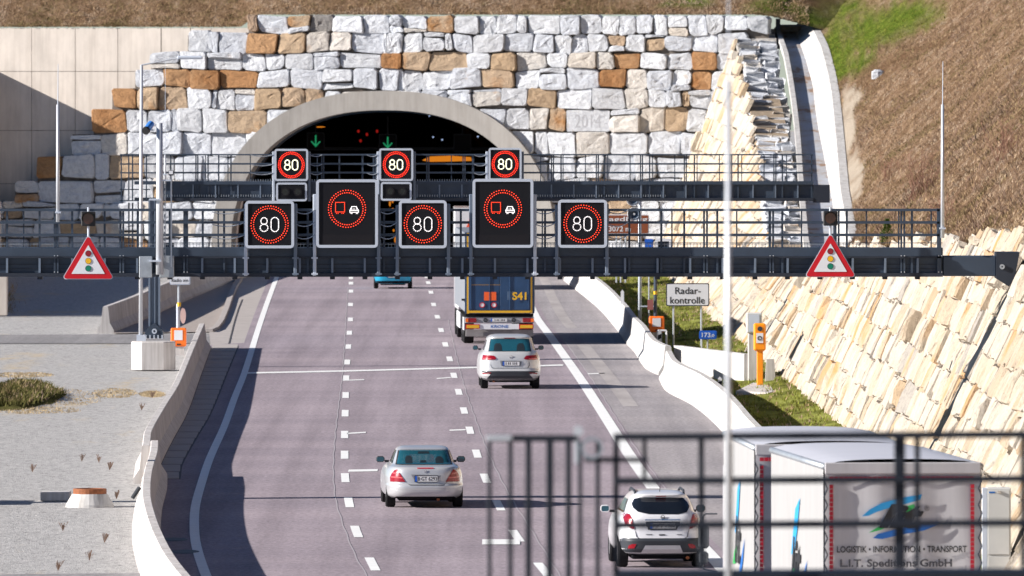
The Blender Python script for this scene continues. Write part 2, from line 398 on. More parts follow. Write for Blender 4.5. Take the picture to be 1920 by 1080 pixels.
C_left = curve([(516,527),(500,570),(483,620),(458,700),(440,745),(420,800),(393,860),(378,905),(366,950),(364,990),(368,1025),(386,1080),(410,1130)])
C_right = curve([(975,520),(1003,590),(1035,635),(1092,716),(1140,790),(1178,850),(1222,912),(1280,985),(1345,1055),(1400,1115),(1640,1340)])
C_d1 = curve([(658,531),(658,546),(657,571),(657,599),(655,624),(653,650),(651,679),(649,709),(648,741),(647,775),(646,815),(646,853),(647,896),(654,942),(668,997),(698,1058),(720,1100)])
C_d2 = curve([(803,530),(808,548),(813,571),(820,594),(827,619),(835,646),(843,673),(851,704),(860,735),(870,770),(881,807),(894,851),(910,897),(935,948),(968,1005),(1018,1068),(1045,1100)])
C_bl = curve([(400,640),(378,700),(350,777),(325,823),(301,872),(299,890)])
C_bl2 = curve([(313,885),(313,915),(304,953),(301,990),(304,1022),(323,1080),(355,1140),(420,1220)])
C_br = curve([(1062,530),(1120,577),(1156,618),(1174,644),(1189,660),(1209,690),(1226,700),(1237,704)])
C_br2 = curve([(1236,712),(1250,734),(1298,760),(1345,800),(1400,868),(1500,960),(1590,1060),(1960,1340),(2100,1470)])
C_bfl = curve([(209,624),(258,604),(300,585),(337,568),(380,550),(421,533),(470,516)])

YT = F / 39.5        # portal plane, 557 m
def strip(fa, fb, Y0, Y1, z, n=60, nx=1):
    mb = MB(); vs = []
    for i in range(n+1):
        Y = Y0 + (Y1-Y0)*i/n
        for j in range(nx+1):
            t = j/nx; vs.append((fa(Y)*(1-t)+fb(Y)*t, Y, z))
    w = nx+1
    fs = [(i*w+j, i*w+j+1, (i+1)*w+j+1, (i+1)*w+j) for i in range(n) for j in range(nx)]
    mb.add(vs, fs); return mb

# ground sheet
mb = MB(); mb.add([(-400,-60,-.06),(400,-60,-.06),(400,1500,-.06),(-400,1500,-.06)], [(0,1,2,3)])
struct('ground', mb, m_gravel)
def left_edge(Y):
    s = F/Y
    if Y < F/76.0: return ev(C_bl2, Y) - .05
    if Y < F/53.0: return ev(C_bl, Y) - .05
    return ev(C_left, Y) - .35
def right_edge(Y):
    return (ev(C_br2, Y) if Y < F/58.9 else ev(C_br, Y)) + .1
mb = strip(left_edge, right_edge, 120, YT+60, -.004, 160)
struct('road', mb, m_asph)
# grey hard shoulder strip on the right
mb = strip(lambda Y: ev(C_right, Y)+.35, right_edge, 120, YT+2, 0.0, 120); struct('hard_shoulder', mb, m_asph2)
# gravel verge right of the road up to the wall
# paths and paved areas at left
mb = MB(); mb.add([G(-500,642), G(395,642), G(395,624), G(-500,628)], [(0,1,2,3)])
for i, v in enumerate(mb.v): mb.v[i] = (v[0], v[1], -.04)
struct('service_path', mb, m_path)
mb = MB(); mb.add([G(-300,1110), G(275,1100), G(275,1071), G(-300,1076)], [(0,1,2,3)])
for i, v in enumerate(mb.v): mb.v[i] = (v[0], v[1], -.04)
struct('service_path', mb, m_path)
def poly_ground(name, pts, z, m):
    mb = MB(); mb.add([(G(x, y).x, G(x, y).y, z) for x, y in pts], [tuple(range(len(pts)))]); return struct(name, mb, m)
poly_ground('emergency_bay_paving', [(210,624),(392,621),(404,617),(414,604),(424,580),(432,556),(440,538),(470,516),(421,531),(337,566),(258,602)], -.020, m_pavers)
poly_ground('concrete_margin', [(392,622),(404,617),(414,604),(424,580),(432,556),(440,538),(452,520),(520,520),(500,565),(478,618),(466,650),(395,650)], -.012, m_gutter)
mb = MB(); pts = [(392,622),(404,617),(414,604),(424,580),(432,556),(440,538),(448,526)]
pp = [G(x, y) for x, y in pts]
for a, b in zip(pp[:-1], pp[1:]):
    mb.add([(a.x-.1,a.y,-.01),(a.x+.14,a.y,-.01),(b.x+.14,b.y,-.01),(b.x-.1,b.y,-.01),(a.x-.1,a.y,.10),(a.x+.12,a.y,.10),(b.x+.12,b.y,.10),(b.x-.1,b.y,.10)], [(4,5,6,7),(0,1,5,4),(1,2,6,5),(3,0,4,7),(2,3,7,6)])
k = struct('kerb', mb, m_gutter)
# low dark seam beside the bay
mb = MB(); pts = [(1370,380),(1350,520),(1390,620),(1340,760)]; pp = [G(180+x/5.4, 500+y/5.4) for x, y in [(1480,330),(1440,430),(1400,560),(1380,640),(1345,780)]]
for a, b in zip(pp[:-1], pp[1:]): mb.add([(a.x-.025,a.y,.0),(a.x+.025,a.y,.0),(b.x+.025,b.y,.0),(b.x-.025,b.y,.0)], [(0,1,2,3)])
struct('paving_joint', mb, m_seam_dark)

# gutter slabs along the left barrier
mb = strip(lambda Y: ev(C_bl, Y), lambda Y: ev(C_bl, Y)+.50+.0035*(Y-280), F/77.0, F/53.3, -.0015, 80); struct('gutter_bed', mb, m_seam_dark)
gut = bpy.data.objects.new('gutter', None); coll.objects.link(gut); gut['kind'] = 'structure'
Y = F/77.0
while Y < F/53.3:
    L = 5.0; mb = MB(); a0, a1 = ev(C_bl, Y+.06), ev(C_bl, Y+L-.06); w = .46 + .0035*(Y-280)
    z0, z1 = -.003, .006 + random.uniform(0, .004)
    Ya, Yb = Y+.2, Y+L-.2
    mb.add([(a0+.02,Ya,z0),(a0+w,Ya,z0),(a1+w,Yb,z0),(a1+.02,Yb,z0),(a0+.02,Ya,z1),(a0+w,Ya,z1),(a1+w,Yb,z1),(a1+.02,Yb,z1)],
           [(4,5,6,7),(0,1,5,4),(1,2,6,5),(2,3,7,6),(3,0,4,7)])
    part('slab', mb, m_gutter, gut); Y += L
    
# ------------------------------------------------------------------ road markings
def mark_strip(name, c, Y0, Y1, w, z=.004, n=None, m=m_paint, off=0):
    n = n or max(2, int((Y1-Y0)/3)); mb = strip(lambda Y: ev(c, Y)-w/2+off, lambda Y: ev(c, Y)+w/2+off, Y0, Y1, z, n)
    return struct(name, mb, m)
mark_strip('road_marking_edge_line', C_left, 190, YT+30, .21)
mark_strip('road_marking_edge_line', C_right, 150, YT+5, .32)
mark_strip('road_marking_worn', C_right, F/50, YT-20, .42, off=1.05, m=m_paint_old, z=.004)
mark_strip('road_marking_worn', C_right, F/64, F/53, .45, off=.95, m=m_paint_old, z=.004)
mb = MB()
for c, ys in ((C_d1, [521,531,546,571,599,624,650,679,709,741,775,815,853,896,942,997,1058,1135]), (C_d2, [519,530,548,571,594,619,646,673,704,735,770,807,851,897,948,1005,1068,1140])):
    for y in ys:
        Yc = F/((y-YH)/H); d = 3.0
        vs = []; 
        for Y in (Yc-d, Yc, Yc+d):
            x = ev(c, Y); vs += [(x-.098, Y, .004), (x+.098, Y, .004)]
        mb.add(vs, [(0,1,3,2),(2,3,5,4)])
struct('road_marking_dashes', mb, m_paint)
mb = MB()
def gq(x0, y0, x1, y1, t, z=.004):   # transverse line between two pixels, t metres long
    a, b = G(x0, y0), G(x1, y1)
    mb.add([(a.x,a.y-t/2,z),(b.x,b.y-t/2,z),(b.x,b.y+t/2,z),(a.x,a.y+t/2,z)], [(0,1,2,3)])
gq(456,700,648,696,1.7,.008); gq(648,696,1056,685,1.7,.008)
gq(655,713,683,712,1.0); gq(819,710,845,708,1.0); gq(651,813,686,811,1.0); gq(843,807,873,806,1.0); gq(653,883,708,882,1.5); gq(904,1017,975,1017,2.6,.008)
gq(1102,701,1134,700,1.0)
struct('road_marking_crossbars', mb, m_paint)
# sealed cracks along the lanes
def seam(pts, w=.03, m=m_crack):
    c = curve(pts); Y0, Y1 = c[0][0], c[-1][0]
    mbx = strip(lambda Y: ev(c, Y)-w/2+.012*math.sin(Y*.7), lambda Y: ev(c, Y)+w/2+.012*math.sin(Y*.7), Y0, Y1, .002, int((Y1-Y0)/1.5)); struct('road_seam', mbx, m)
seam([(840,600),(868,715),(893,790),(912,840),(935,890),(962,940),(1000,1000),(1050,1080),(1080,1120)])
seam([(652,540),(642,700),(630,800),(625,870),(628,930),(640,975),(665,1040),(690,1085),(700,1110)])
seam([(1060,640),(1110,712),(1150,775),(1185,830),(1235,900),(1300,985)], .03)
mb = MB()
for (y, xa, xb) in ((651,397,478),(1018,300,345)):
    pass
# two drain covers in the road
for i, (x, y) in enumerate(((345,1035),(322,1012))):
    mbd = MB(); g = G(x, y); n = 16
    mbd.add([(.30*math.cos(2*math.pi*i/n), .75*math.sin(2*math.pi*i/n), .012) for i in range(n)] + [(.34*math.cos(2*math.pi*i/n), .85*math.sin(2*math.pi*i/n), -.003) for i in range(n)],
            [tuple(range(n))] + [(i+n, (i+1) % n+n, (i+1) % n, i) for i in range(n)])
    if i < 2: single('drain_cover', mbd, m_plas, ('round iron drain cover in the shadow beside the white line, nearer one', 'small round iron drain cover in the shadow beside the barrier, farther one')[i], 'drain cover', loc=(g.x, g.y, .0))

# ------------------------------------------------------------------ concrete barriers
PROF = [(-.31,0),(-.31,.07),(-.16,.30),(-.10,.84),(-.08,.87),(.08,.87),(.10,.84),(.16,.30),(.31,.07),(.31,0)]
def barrier(name, label, group, c, Y0, Y1, side, m, h=1.0, L=6.0, lap=True):
    # c is the foot on the road side; side = -1: barrier lies left of that foot
    xb = ev(c, Y0) + side*.31
    root = thing(name, label, 'barrier', (xb, Y0, 0), 0, group)
    Y = Y0
    while Y < Y1 - .5:
        Ye = min(Y+L, Y1); mbx = MB(); n = 3; rings = []
        for i in range(n+1):
            YY = Y + .03 + (Ye-Y-.06)*i/n; cx = ev(c, YY) + side*.31
            rings.append([(cx+px, YY, pz*h - (.06 if pz == 0 else 0)) for px, pz in PROF])
        vs = [v for r in rings for v in r]; k = len(PROF)
        fs = [(i*k+j, (i+1)*k+j, (i+1)*k+j+1, i*k+j+1) for i in range(n) for j in range(k-1)]
        fs += [tuple(range(k)), tuple(reversed(range(n*k, n*k+k)))]
        mbx.add(vs, fs); part('barrier_element', mbx, m, root, world=True); Y = Ye
    return root
GB = 'concrete safety barriers along the carriageway'
barrier('concrete_barrier', 'pale concrete barrier left of the road, its far end beside the shadowed gutter', GB, C_bl, F/77.4, F/53.6, -1, m_conc_l)
barrier('concrete_barrier', 'nearest pale concrete barrier at the bottom left edge of the road, curving towards the viewer', GB, C_bl2, 150, F/76.6, -1, m_conc_l, h=1.03)
barrier('concrete_barrier', 'sunlit concrete barrier at the right shoulder running from the tunnel to the barrier gap', GB, C_br, F/58.4, F/41.5, 1, m_conc_w, h=1.08)
barrier('concrete_barrier', 'white concrete barrier right of the road, nearer than the gap, curving behind the grey truck', GB, C_br2, 165, F/59.2, 1, m_conc_w, h=1.05)
barrier('concrete_barrier', 'concrete barrier behind the paved emergency bay at the left of the tunnel mouth', GB, C_bfl, F/50.7, F/40.5, -1, m_conc_l, h=1.08)
# blunt sloping end of the bay barrier
# flat white wall panel closing the barrier gap at right
a = G(1240,706); b = G(1404,722); a = Vector((a.x+.55, F/58.2, 0)); b = Vector(((1404-960)/60.2, F/59.9, 0))
d = (b-a).normalized(); nrm = Vector((-d.y, d.x, 0))*.11
mb = MB(); mb.add([a-nrm, b-nrm, b+nrm, a+nrm, a-nrm+Vector((0,0,.92)), b-nrm+Vector((0,0,.92)), b+nrm+Vector((0,0,.92)), a+nrm+Vector((0,0,.92))],
    [(0,1,5,4),(1,2,6,5),(2,3,7,6),(3,0,4,7),(4,5,6,7)])
single('concrete_wall_panel', mb, m_conc_w, 'plain white concrete panel standing across the barrier gap below the small blue sign', 'wall panel')

# ------------------------------------------------------------------ portal
CXP = 724.0; CX = (CXP-960)/39.5
ZC = .9; A_out, B_out = 8.15, 7.57; A_in, B_in = 7.25, 6.65; NE = 2.3
PSI = R(14)       # the portal front is turned a little towards the sun
def pw(X, z, d=0.0):      # point on the portal front, d metres in front of it
    # X measured on the picture plane at the portal distance
    t = (X - CX); k = 1.0
    Yv = YT - t*math.tan(PSI)
    k = Yv/YT
    p = Vector((X*k, Yv, H-(H-z)*k))
    return p + Vector((-math.sin(PSI), -math.cos(PSI), 0))*d
def ell(t, A, B):         # t 0..pi
    c, s = math.cos(t), math.sin(t)
    return CX + A*math.copysign(abs(c)**(2/NE), c), ZC + B*abs(s)**(2/NE)
def inside(X, z, A, B):
    if z < ZC: return abs(X-CX) < A
    return (abs(X-CX)/A)**NE + ((z-ZC)/B)**NE < 1
def pxz(x, y): return ((x-960)/39.5, H-(y-YH)/39.5)

# ring
portal = thing('tunnel_portal', 'wide concrete arch of the tunnel mouth with dark bore set in the stone wall', 'tunnel portal', (CX, YT, 0))
def arch_pts(A, B, n=48):
    pts = [(CX+A, -.1)] + [ell(math.pi*i/n, A, B) for i in range(n+1)] + [(CX-A, -.1)]
    return pts
ao, ai = arch_pts(A_out, B_out), arch_pts(A_in, B_in)
mb = MB(); n = len(ao); vs = []
for (pts, d) in ((ao, .55), (ai, .45), (ai, -.4), (ao, -.3)): vs += [pw(x, z, d) for x, z in pts]
fs = []
for (a, b) in ((0,1),(1,2),(3,0)):
    for i in range(n-1): fs.append((a*n+i, a*n+i+1, b*n+i+1, b*n+i))
mb.add(vs, fs); part('arch_ring', mb, m_conc_r, portal, world=True, smooth=False)
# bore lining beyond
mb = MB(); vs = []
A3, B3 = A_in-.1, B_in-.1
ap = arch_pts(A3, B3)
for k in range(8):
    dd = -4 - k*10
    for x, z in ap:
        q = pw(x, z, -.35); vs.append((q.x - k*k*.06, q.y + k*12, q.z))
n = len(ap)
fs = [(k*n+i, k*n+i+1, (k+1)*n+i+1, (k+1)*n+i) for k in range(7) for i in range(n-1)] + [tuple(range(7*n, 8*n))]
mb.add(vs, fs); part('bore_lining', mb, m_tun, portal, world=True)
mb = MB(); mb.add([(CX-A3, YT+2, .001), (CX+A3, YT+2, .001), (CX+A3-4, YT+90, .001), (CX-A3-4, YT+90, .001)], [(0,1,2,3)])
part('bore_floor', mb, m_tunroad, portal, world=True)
# lane signals and lamps in the bore
s3 = 38.3
def arrow_sign(px, py, lit, label):
    c = P(px, py, s3); r = thing('lane_signal', label, 'lane signal', c, 0, 'lane signals hanging in the tunnel mouth')
    mb = MB(); mb.box(-.42,.42,0,.18,-.42,.42,bev=.03); part('housing', mb, m_face2, r)
    mb = MB(); frame_rr(mb, -.44,.44,-.44,.44,.04,.05,-.02,.02); part('frame', mb, m_steel_d, r)
    mb = MB(); mb.box(-.03,.03,.02,.06,.42,1.3); part('hanger', mb, m_steel_d, r)
    if lit:
        mb = MB(); 
        mb.prism([(-.035,.30),(-.035,-.26),(.035,-.26),(.035,.30)], -.03, -.01)
        mb.prism([(-.24,-.02),(-.20,.03),(.0,-.18),(.0,-.28)], -.03, -.01); mb.prism([(.24,-.02),(.20,.03),(.0,-.18),(.0,-.28)], -.03, -.01)
        part('arrow', mb, m_led_g, r)
arrow_sign(592, 265, True, 'lit green downward arrow signal in the left of the tunnel mouth')
arrow_sign(727, 268, True, 'dimmer green downward arrow signal in the middle of the tunnel mouth')
arrow_sign(867, 268, False, 'unlit black lane signal in the right of the tunnel mouth')
mb = MB(); a = P(470,282,38.1); b = P(980,282,38.1); mb.box(a.x,b.x,a.y,a.y+.3,a.z,a.z+.16); 
single('tunnel_crossbeam', mb, m_steel_d, 'dark steel crossbeam spanning inside the tunnel mouth under the arrow signals', 'crossbeam')
def lamps(pts, s, m, nm, label, w=.12, h=.12, grp=None):
    for i, q in enumerate(pts):
        c = P(q[0], q[1], s); ww, hh = (q[2], q[3]) if len(q) > 2 else (w, h)
        mb = MB(); mb.prism([(ww/2*math.cos(t*math.pi/4), hh/2*math.sin(t*math.pi/4)) for t in range(8)], -.03, .06)
        single(nm, mb, m, label[i] if isinstance(label, list) else label, 'tunnel lamp', grp, loc=c)
lamps([(672,246),(707,246),(688,252),(676,264)], 36.5, m_red_l, 'tunnel_lamp', ['tiny red lamp in the dark tunnel top, upper left of the four', 'tiny red lamp in the dark tunnel top, rightmost of the four', 'tiny red lamp in the dark tunnel top, second from right', 'tiny red lamp in the dark tunnel top, lowest of the four'], .13, .17, 'red lamps on the tunnel ceiling')
lamps([(805,217),(829,262),(896,256),(812,257)], 37.2, m_blue_l, 'tunnel_lamp', ['tiny bluish lamp glint highest in the dark tunnel', 'tiny bluish lamp glint just left of the unlit lane signal', 'tiny bluish lamp glint right of the unlit lane signal', 'leftmost lower bluish lamp glint in the dark tunnel'], .09, .09, 'bluish lamp glints in the tunnel')
c = P(838, 298, 36.0); mb = MB(); mb.prism([(-1.3,-.07),(-.9,.13),(.2,.17),(1.25,.09),(1.3,-.1),(.3,-.13),(-.9,-.15)], 0, .15)
single('tunnel_lamp', mb, m_orange_l, 'broad orange glowing lamp band under the tunnel ceiling behind the upper railing', 'tunnel lamp', loc=c)
lamps([(601,238,.5,.06),(736,378,.1,.16),(731,382,.1,.3),(736,392,.1,.1),(738,432,.1,.14),(741,450,.1,.4)], 36.8, m_orange_l, 'tunnel_lamp',
      ['faint orange lamp above the left green arrow', 'small orange tunnel lamp between the displays, topmost', 'small orange tunnel lamp between the displays, second from top', 'small orange tunnel lamp between the displays, third from top', 'small orange tunnel lamp between the displays, second from bottom', 'tall orange tunnel lamp between the displays, lowest'])

# stone facing of the portal
facing = thing('stone_portal_wall', 'stepped wall of rough pale and rust coloured granite blocks around the tunnel arch', 'stone wall', (CX+8, YT-2, 0))
rnd = random.Random(11)
rows = [
 (29, 61, 466, 1442, [466,540,584,625,680,731,756,802,854,901,933,971,993,1054,1090,1128,1160,1195,1230,1255,1290,1325,1362,1402,1442]),
 (62, 97, 352, 1400, [352,408,467,523,575,621,663,719,755,794,838,888,945,1001,1045,1072,1100,1140,1172,1210,1248,1300,1348,1400]),
 (98, 129, 283, 1390, [283,338,388,457,500,536,589,641,716,757,808,873,920,971,1028,1070,1120,1155,1200,1252,1300,1345,1390]),
 (130, 166, 253, 1385, [253,308,360,417,485,543,607,664,710,758,793,845,905,965,1010,1066,1124,1176,1215,1260,1298,1335,1385]),
 (167, 204, 210, 1375, [210,258,297,352,398,440,483,530,572,610,640,690,740,790,840,890,940,992,1045,1112,1175,1215,1250,1292,1335,1375]),
 (205, 247, 175, 1365, [175,240,278,332,380,430,500,545,590,900,950,995,1030,1063,1145,1200,1246,1290,1330,1365]),
 (248, 291, 135, 1360, [135,190,240,300,345,397,465,490,960,1000,1030,1080,1145,1215,1275,1325,1360]),
 (292, 336, 70, 1350, [70,120,179,209,270,325,380,430,470,985,1030,1080,1135,1190,1235,1290,1350]),
 (337, 378, 27, 1345, [27,76,175,232,290,350,405,1000,1050,1110,1170,1225,1280,1345]),
 (379, 411, -40, 1330, None), (412, 446, -40, 1320, None), (447, 482, -40, 1310, None), (483, 524, -40, 1300, None)]
rows = list(rows)
mats_at = {}
spec_cols = {(494,75):'rust',(235,193):'rust',(207,222):'rust',(390,148):'rust',(333,158):'rust',(450,146):'rust',(1150,140):'rust',(1300,128):'rust',
 (95,315):'rust',(830,45):'tan',(737,112):'rust',(790,110):'tan',(835,110):'tan',(604,46):'grey',(640,46):'gran',(1190,105):'rust',(305,128):'cream',(280,190):'tan',
 (930,150):'tan',(1020,190):'tan',(510,185):'tan',(560,178):'tan',(603,178):'tan',(930,200):'cream',(1045,230):'tan',(1095,100):'cream',(1250,225):'tan',(1240,130):'gran',
 (470,225):'tan',(1315,105):'rust',(250,310):'tan',(100,350):'gran',(200,350):'gran',(150,310):'gran',(195,310):'gran',(1300,130):'rust'}
MM = {'gran': m_gran, 'cream': m_cream, 'tan': m_tan, 'rust': m_rustst, 'grey': m_grey}
def stone_mesh(outline, prot, rr):
    # outline: list of (X,z) on the front; four rings to a rough domed face
    n = len(outline); cx = sum(p[0] for p in outline)/n; cz = sum(p[1] for p in outline)/n
    mb = MB(); vs = []
    tilt = (rr.uniform(-.10,.10), rr.uniform(-.10,.10))
    off = rr.uniform(0, 50)
    for (k, d, jit) in ((1.0, -.45, 0), (1.0, prot*.55, .0), (.95, prot*.95, .012), (.66, prot, .02), (.33, prot, .02)):
        for (x, z) in outline:
            X, Z = cx+(x-cx)*k, cz+(z-cz)*k
            dd = d + (rr.uniform(-jit, jit) if jit else 0)
            if k < 1: dd += tilt[0]*(X-cx) + tilt[1]*(Z-cz) + .07*mnoise.noise(Vector((X*2.0, Z*2.0, off)))
            vs.append(pw(X, Z, dd))
    vs.append(pw(cx, cz, prot+.07*mnoise.noise(Vector((cx*2.2, cz*2.2, off)))))
    fs = []
    for k in range(4):
        for i in range(n):
            j = (i+1) % n; fs.append((k*n+i, k*n+j, (k+1)*n+j, (k+1)*n+i))
    for i in range(n): fs.append((4*n+i, 4*n+(i+1) % n, 5*n))
    # winding: outline given counter-clockwise seen from the camera
    mb.add(vs, fs); return mb
def sub_edge(a, b, k, rr, j):
    return [(a[0]+(b[0]-a[0])*t/k + rr.uniform(-j, j)*(t > 0), a[1]+(b[1]-a[1])*t/k + rr.uniform(-j, j)*(t > 0)) for t in range(k)]
stone_list = []
def course(y, x):
    if y < 35: return y + 1.0*math.sin(x*.05)
    k = 0 if 1040 < x < 1160 and 200 < y < 250 else 1
    return y + k*(8.5*mnoise.noise(Vector((x/95.0, y*.37, 3.3))) + 5*mnoise.noise(Vector((x/38.0, y*.61, 8.1))))
def slant(y, x): return x + 7*mnoise.noise(Vector((x*.13, y*.045, 5.5)))
def put_stone(x0, y0, x1, y1, mk=None, corner_j=1.6, text2014=False):
    rr = rnd
    g = 0.45
    c = [(x0+g, y1-g), (x1-g, y1-g), (x1-g, y0+g), (x0+g, y0+g)]
    if not text2014: c = [(slant(y, x), course(y, x)) for x, y in c]
    if not text2014: c = [(x+rr.uniform(-corner_j, corner_j), y+rr.uniform(-corner_j, corner_j)) for x, y in c]
    # chamfered corners
    pts = []
    for i in range(4):
        p, q, r_ = c[i-1], c[i], c[(i+1) % 4]
        lp = math.dist(p, q); ln = math.dist(q, r_)
        ch = min(rr.uniform(2, 6), lp*.25, ln*.25)
        if text2014: ch = 2
        pts.append((q[0]+(p[0]-q[0])*ch/lp, q[1]+(p[1]-q[1])*ch/lp))
        pts.append((q[0]+(r_[0]-q[0])*ch/ln, q[1]+(r_[1]-q[1])*ch/ln))
        mx, my = (q[0]+r_[0])/2, (q[1]+r_[1])/2
        if ln > 22: pts.append((mx+rr.uniform(-1,1), my+rr.uniform(-1.2,1.2)))
    out = [pxz(x, y) for x, y in pts]
    Am, Bm = A_out-.25, B_out-.25
    ctr = pxz((x0+x1)/2, (y0+y1)/2)
    ins = [inside(x, z, Am, Bm) for x, z in out]
    if all(ins): return
    if any(ins):
        new = []
        for (x, z), i in zip(out, ins):
            if i:
                if z < ZC: x = CX + math.copysign(Am, x-CX)
                else:
                    rho = ((abs(x-CX)/Am)**NE + ((z-ZC)/Bm)**NE)**(1/NE)
                    x, z = CX+(x-CX)/max(rho,.05), ZC+(z-ZC)/max(rho,.05)
            new.append((x, z))
        out = new
        # area too small -> leave out
        ar = abs(sum(out[i][0]*out[(i+1) % len(out)][1]-out[(i+1) % len(out)][0]*out[i][1] for i in range(len(out))))/2
        if ar < .06: return
    cxp, cyp = (x0+x1)/2, (y0+y1)/2
    if mk is None:
        for (sx, sy), v in spec_cols.items():
            if x0 <= sx < x1 and y0 <= sy < y1: mk = v
    if mk is None:
        u = rr.random()
        warm = .17 if y0 < 372 else .40
        mk = 'gran' if u > warm else ('cream' if u > warm*.4 else ('tan' if u > warm*.07 else 'rust'))
    prot = rr.uniform(.10, .34) if not text2014 else .16
    if text2014:
        mb = MB(); n = len(out)
        vs = [pw(x, z, -.45) for x, z in out] + [pw(x, z, .16) for x, z in out]
        mb.add(vs, [(i, (i+1) % n, n+(i+1) % n, n+i) for i in range(n)] + [tuple(range(n, 2*n))])
    else: mb = stone_mesh(out, prot, rr)
    area = (x1-x0)*(y1-y0); stone_list.append((area, mb, MM[mk], text2014))
def ya_next(ya):
    ys_ = [r_[0] for r_ in rows]; i = ys_.index(ya); return ys_[i+1] if i+1 < len(ys_) else rows[-1][1]
for (ya, yb, xl, xr, br) in rows:
    if br is None:
        br = [xl]; 
        while br[-1] < xr: br.append(br[-1]+rnd.uniform(34, 62))
    wob = [rnd.uniform(-2.5, 2.5) for _ in br]
    for i in range(len(br)-1):
        x0, x1 = br[i], br[i+1]
        if ya == 205 and 1060 < x0 < 1066: put_stone(x0, ya+1, x1, yb, 'gran', text2014=True); continue
        y0, y1 = ya, ya_next(ya)
        w = x1-x0
        if w > 100: 
            n = round(w/48)
            for j in range(n): put_stone(x0+w*j/n, y0, x0+w*(j+1)/n, y1)
            continue
        u = rnd.random()
        has = any(x0 <= sx < x1 and ya <= sy < yb and v in ('rust','tan') for (sx, sy), v in spec_cols.items())
        if has: u = 1
        if u < .16 and y1-y0 > 28:
            ys = y0+(y1-y0)*rnd.choice((.28,.68)); put_stone(x0, y0, x1, ys, corner_j=1.2); put_stone(x0, ys, x1, y1, corner_j=1.2)
        elif u < .26 and w > 34:
            xs = x0+w*rnd.choice((.25,.75)); put_stone(x0, y0, xs, y1, corner_j=1.5); put_stone(xs, y0, x1, y1, corner_j=1.5)
        else: put_stone(x0, y0, x1, y1)
stone_list.sort(key=lambda t: -t[0])
t14 = None
for k, (a, mbx, m_, t) in enumerate(stone_list):
    if k < 300:
        o = part('stone', mbx, m_, facing, world=True)
        if t: t14 = o
rest = MB()
for (a, mbx, m_, t) in stone_list[300:]: rest.add(mbx.v, mbx.f)
if rest.v:
    o = part('small_stones', rest, m_cream, facing, world=True); o['kind'] = 'stuff'
if t14 is not None:
    m_eng = M('engraved_shadow_paint', (.36,.36,.38), .9)
    q = pw(*pxz(1104, 227), .165)
    rotm = Matrix.Rotation(-PSI, 3, 'Z')
    text('engraved_date', '2014', m_eng, t14, q.x, q.z, q.y, w=50/39.5, h=25/39.5, world=True, rot=rotm)
# backing behind the stones
mb = MB(); xs = [-60, -40, 0, 28, 70, 112, 135, 175, 210, 253, 283, 352, 410, 466] + list(range(480, 1441, 24)) + [1442]
def top_y(x):
    for lim, y in ((-40,384),(27,384),(70,342),(135,297),(175,252),(210,210),(253,172),(283,134),(352,102),(466,66)):
        if x < lim: return y
    return 34
for a, b in zip(xs[:-1], xs[1:]):
    ty = top_y((a+b)/2)
    X0, zt = pxz(a, ty); X1, _ = pxz(b, ty)
    zb = []
    for X in (X0, X1):
        A_, B_ = A_out-.2, B_out-.2
        zb.append(ZC + B_*(1-(abs(X-CX)/A_)**NE)**(1/NE) if abs(X-CX) < A_ else -.2)
    if zb[0] == -.2 and zb[1] > 1 and X1 > X0: zb[0] = -.2
    mb.add([pw(X0, zb[0], -.05), pw(X1, zb[1], -.05), pw(X1, zt, -.05), pw(X0, zt, -.05), pw(X0, zt, -1.2), pw(X1, zt, -1.2)], [(0,1,2,3),(3,2,5,4)])
part('backing', mb, m_gap, facing, world=True)

# concrete head wall behind, at the left
hw = thing('concrete_head_wall', 'smooth beige concrete wall with cast panel joints behind the stepped stones at upper left', 'concrete wall', (-22, YT+4, 0))
cols = [-400,-320,-240,-160,-100,-37,45,127,207,288,344,480]
rws = [(52,134),(134,245),(245,345),(345,520)]
for i in range(len(cols)-1):
    for j, (ya, yb) in enumerate(rws):
        if cols[i] == 344 and ya > 134: continue
        x0, z1 = pxz(cols[i], ya); x1, z0 = pxz(cols[i+1], yb)
        e = .012 if cols[i+1] != 344 else .03
        mb = MB(); d0 = -1.3 + rnd.uniform(-.004,.004)
        a = [pw(x0+e, z0+.012, d0), pw(x1-e, z0+.012, d0), pw(x1-e, z1-.012, d0), pw(x0+e, z1-.012, d0)]
        b = [pw(x0+e, z0+.012, d0-.3), pw(x1-e, z0+.012, d0-.3), pw(x1-e, z1-.012, d0-.3), pw(x0+e, z1-.012, d0-.3)]
        mb.add(a+b, [(0,1,2,3),(0,4,5,1),(1,5,6,2),(2,6,7,3),(3,7,4,0)])
        part('concrete_panel', mb, m_conc, hw, world=True)
mb = MB(); x0, z1 = pxz(-400,54); x1, z0 = pxz(400,530)
mb.add([pw(x0,z0,-1.36), pw(x1,z0,-1.36), pw(x1,z1,-1.36), pw(x0,z1,-1.36)], [(0,1,2,3)]); part('joint_backing', mb, m_gap, hw, world=True)

# unseen wall added left of the frame, shaped to throw the slanting shadow
q0 = pw(*pxz(-42, 132)[:1], 0, -1.2); 
mb = MB(); zt = pxz(0,128)[1]; xa, xb = pxz(-75,0)[0], pxz(-30,0)[0]
def wv(x, z, d): return pw(x, z, d)
prof = [(-1.25, zt), (3.2, zt), (3.6, zt*.45), (4.6, 1.2), (4.6, -.2), (-1.25, -.2)]
n = len(prof); mb.add([wv(xa, z, d) for d, z in prof] + [wv(xb, z, d) for d, z in prof], [tuple(range(n)), tuple(reversed(range(n, 2*n)))] + [(i, n+i, n+(i+1) % n, (i+1) % n) for i in range(n)])
single('shadow_caster_wall', mb, m_conc, 'unseen concrete wall added left of the tunnel front to throw the slanting shadow', 'concrete wall')

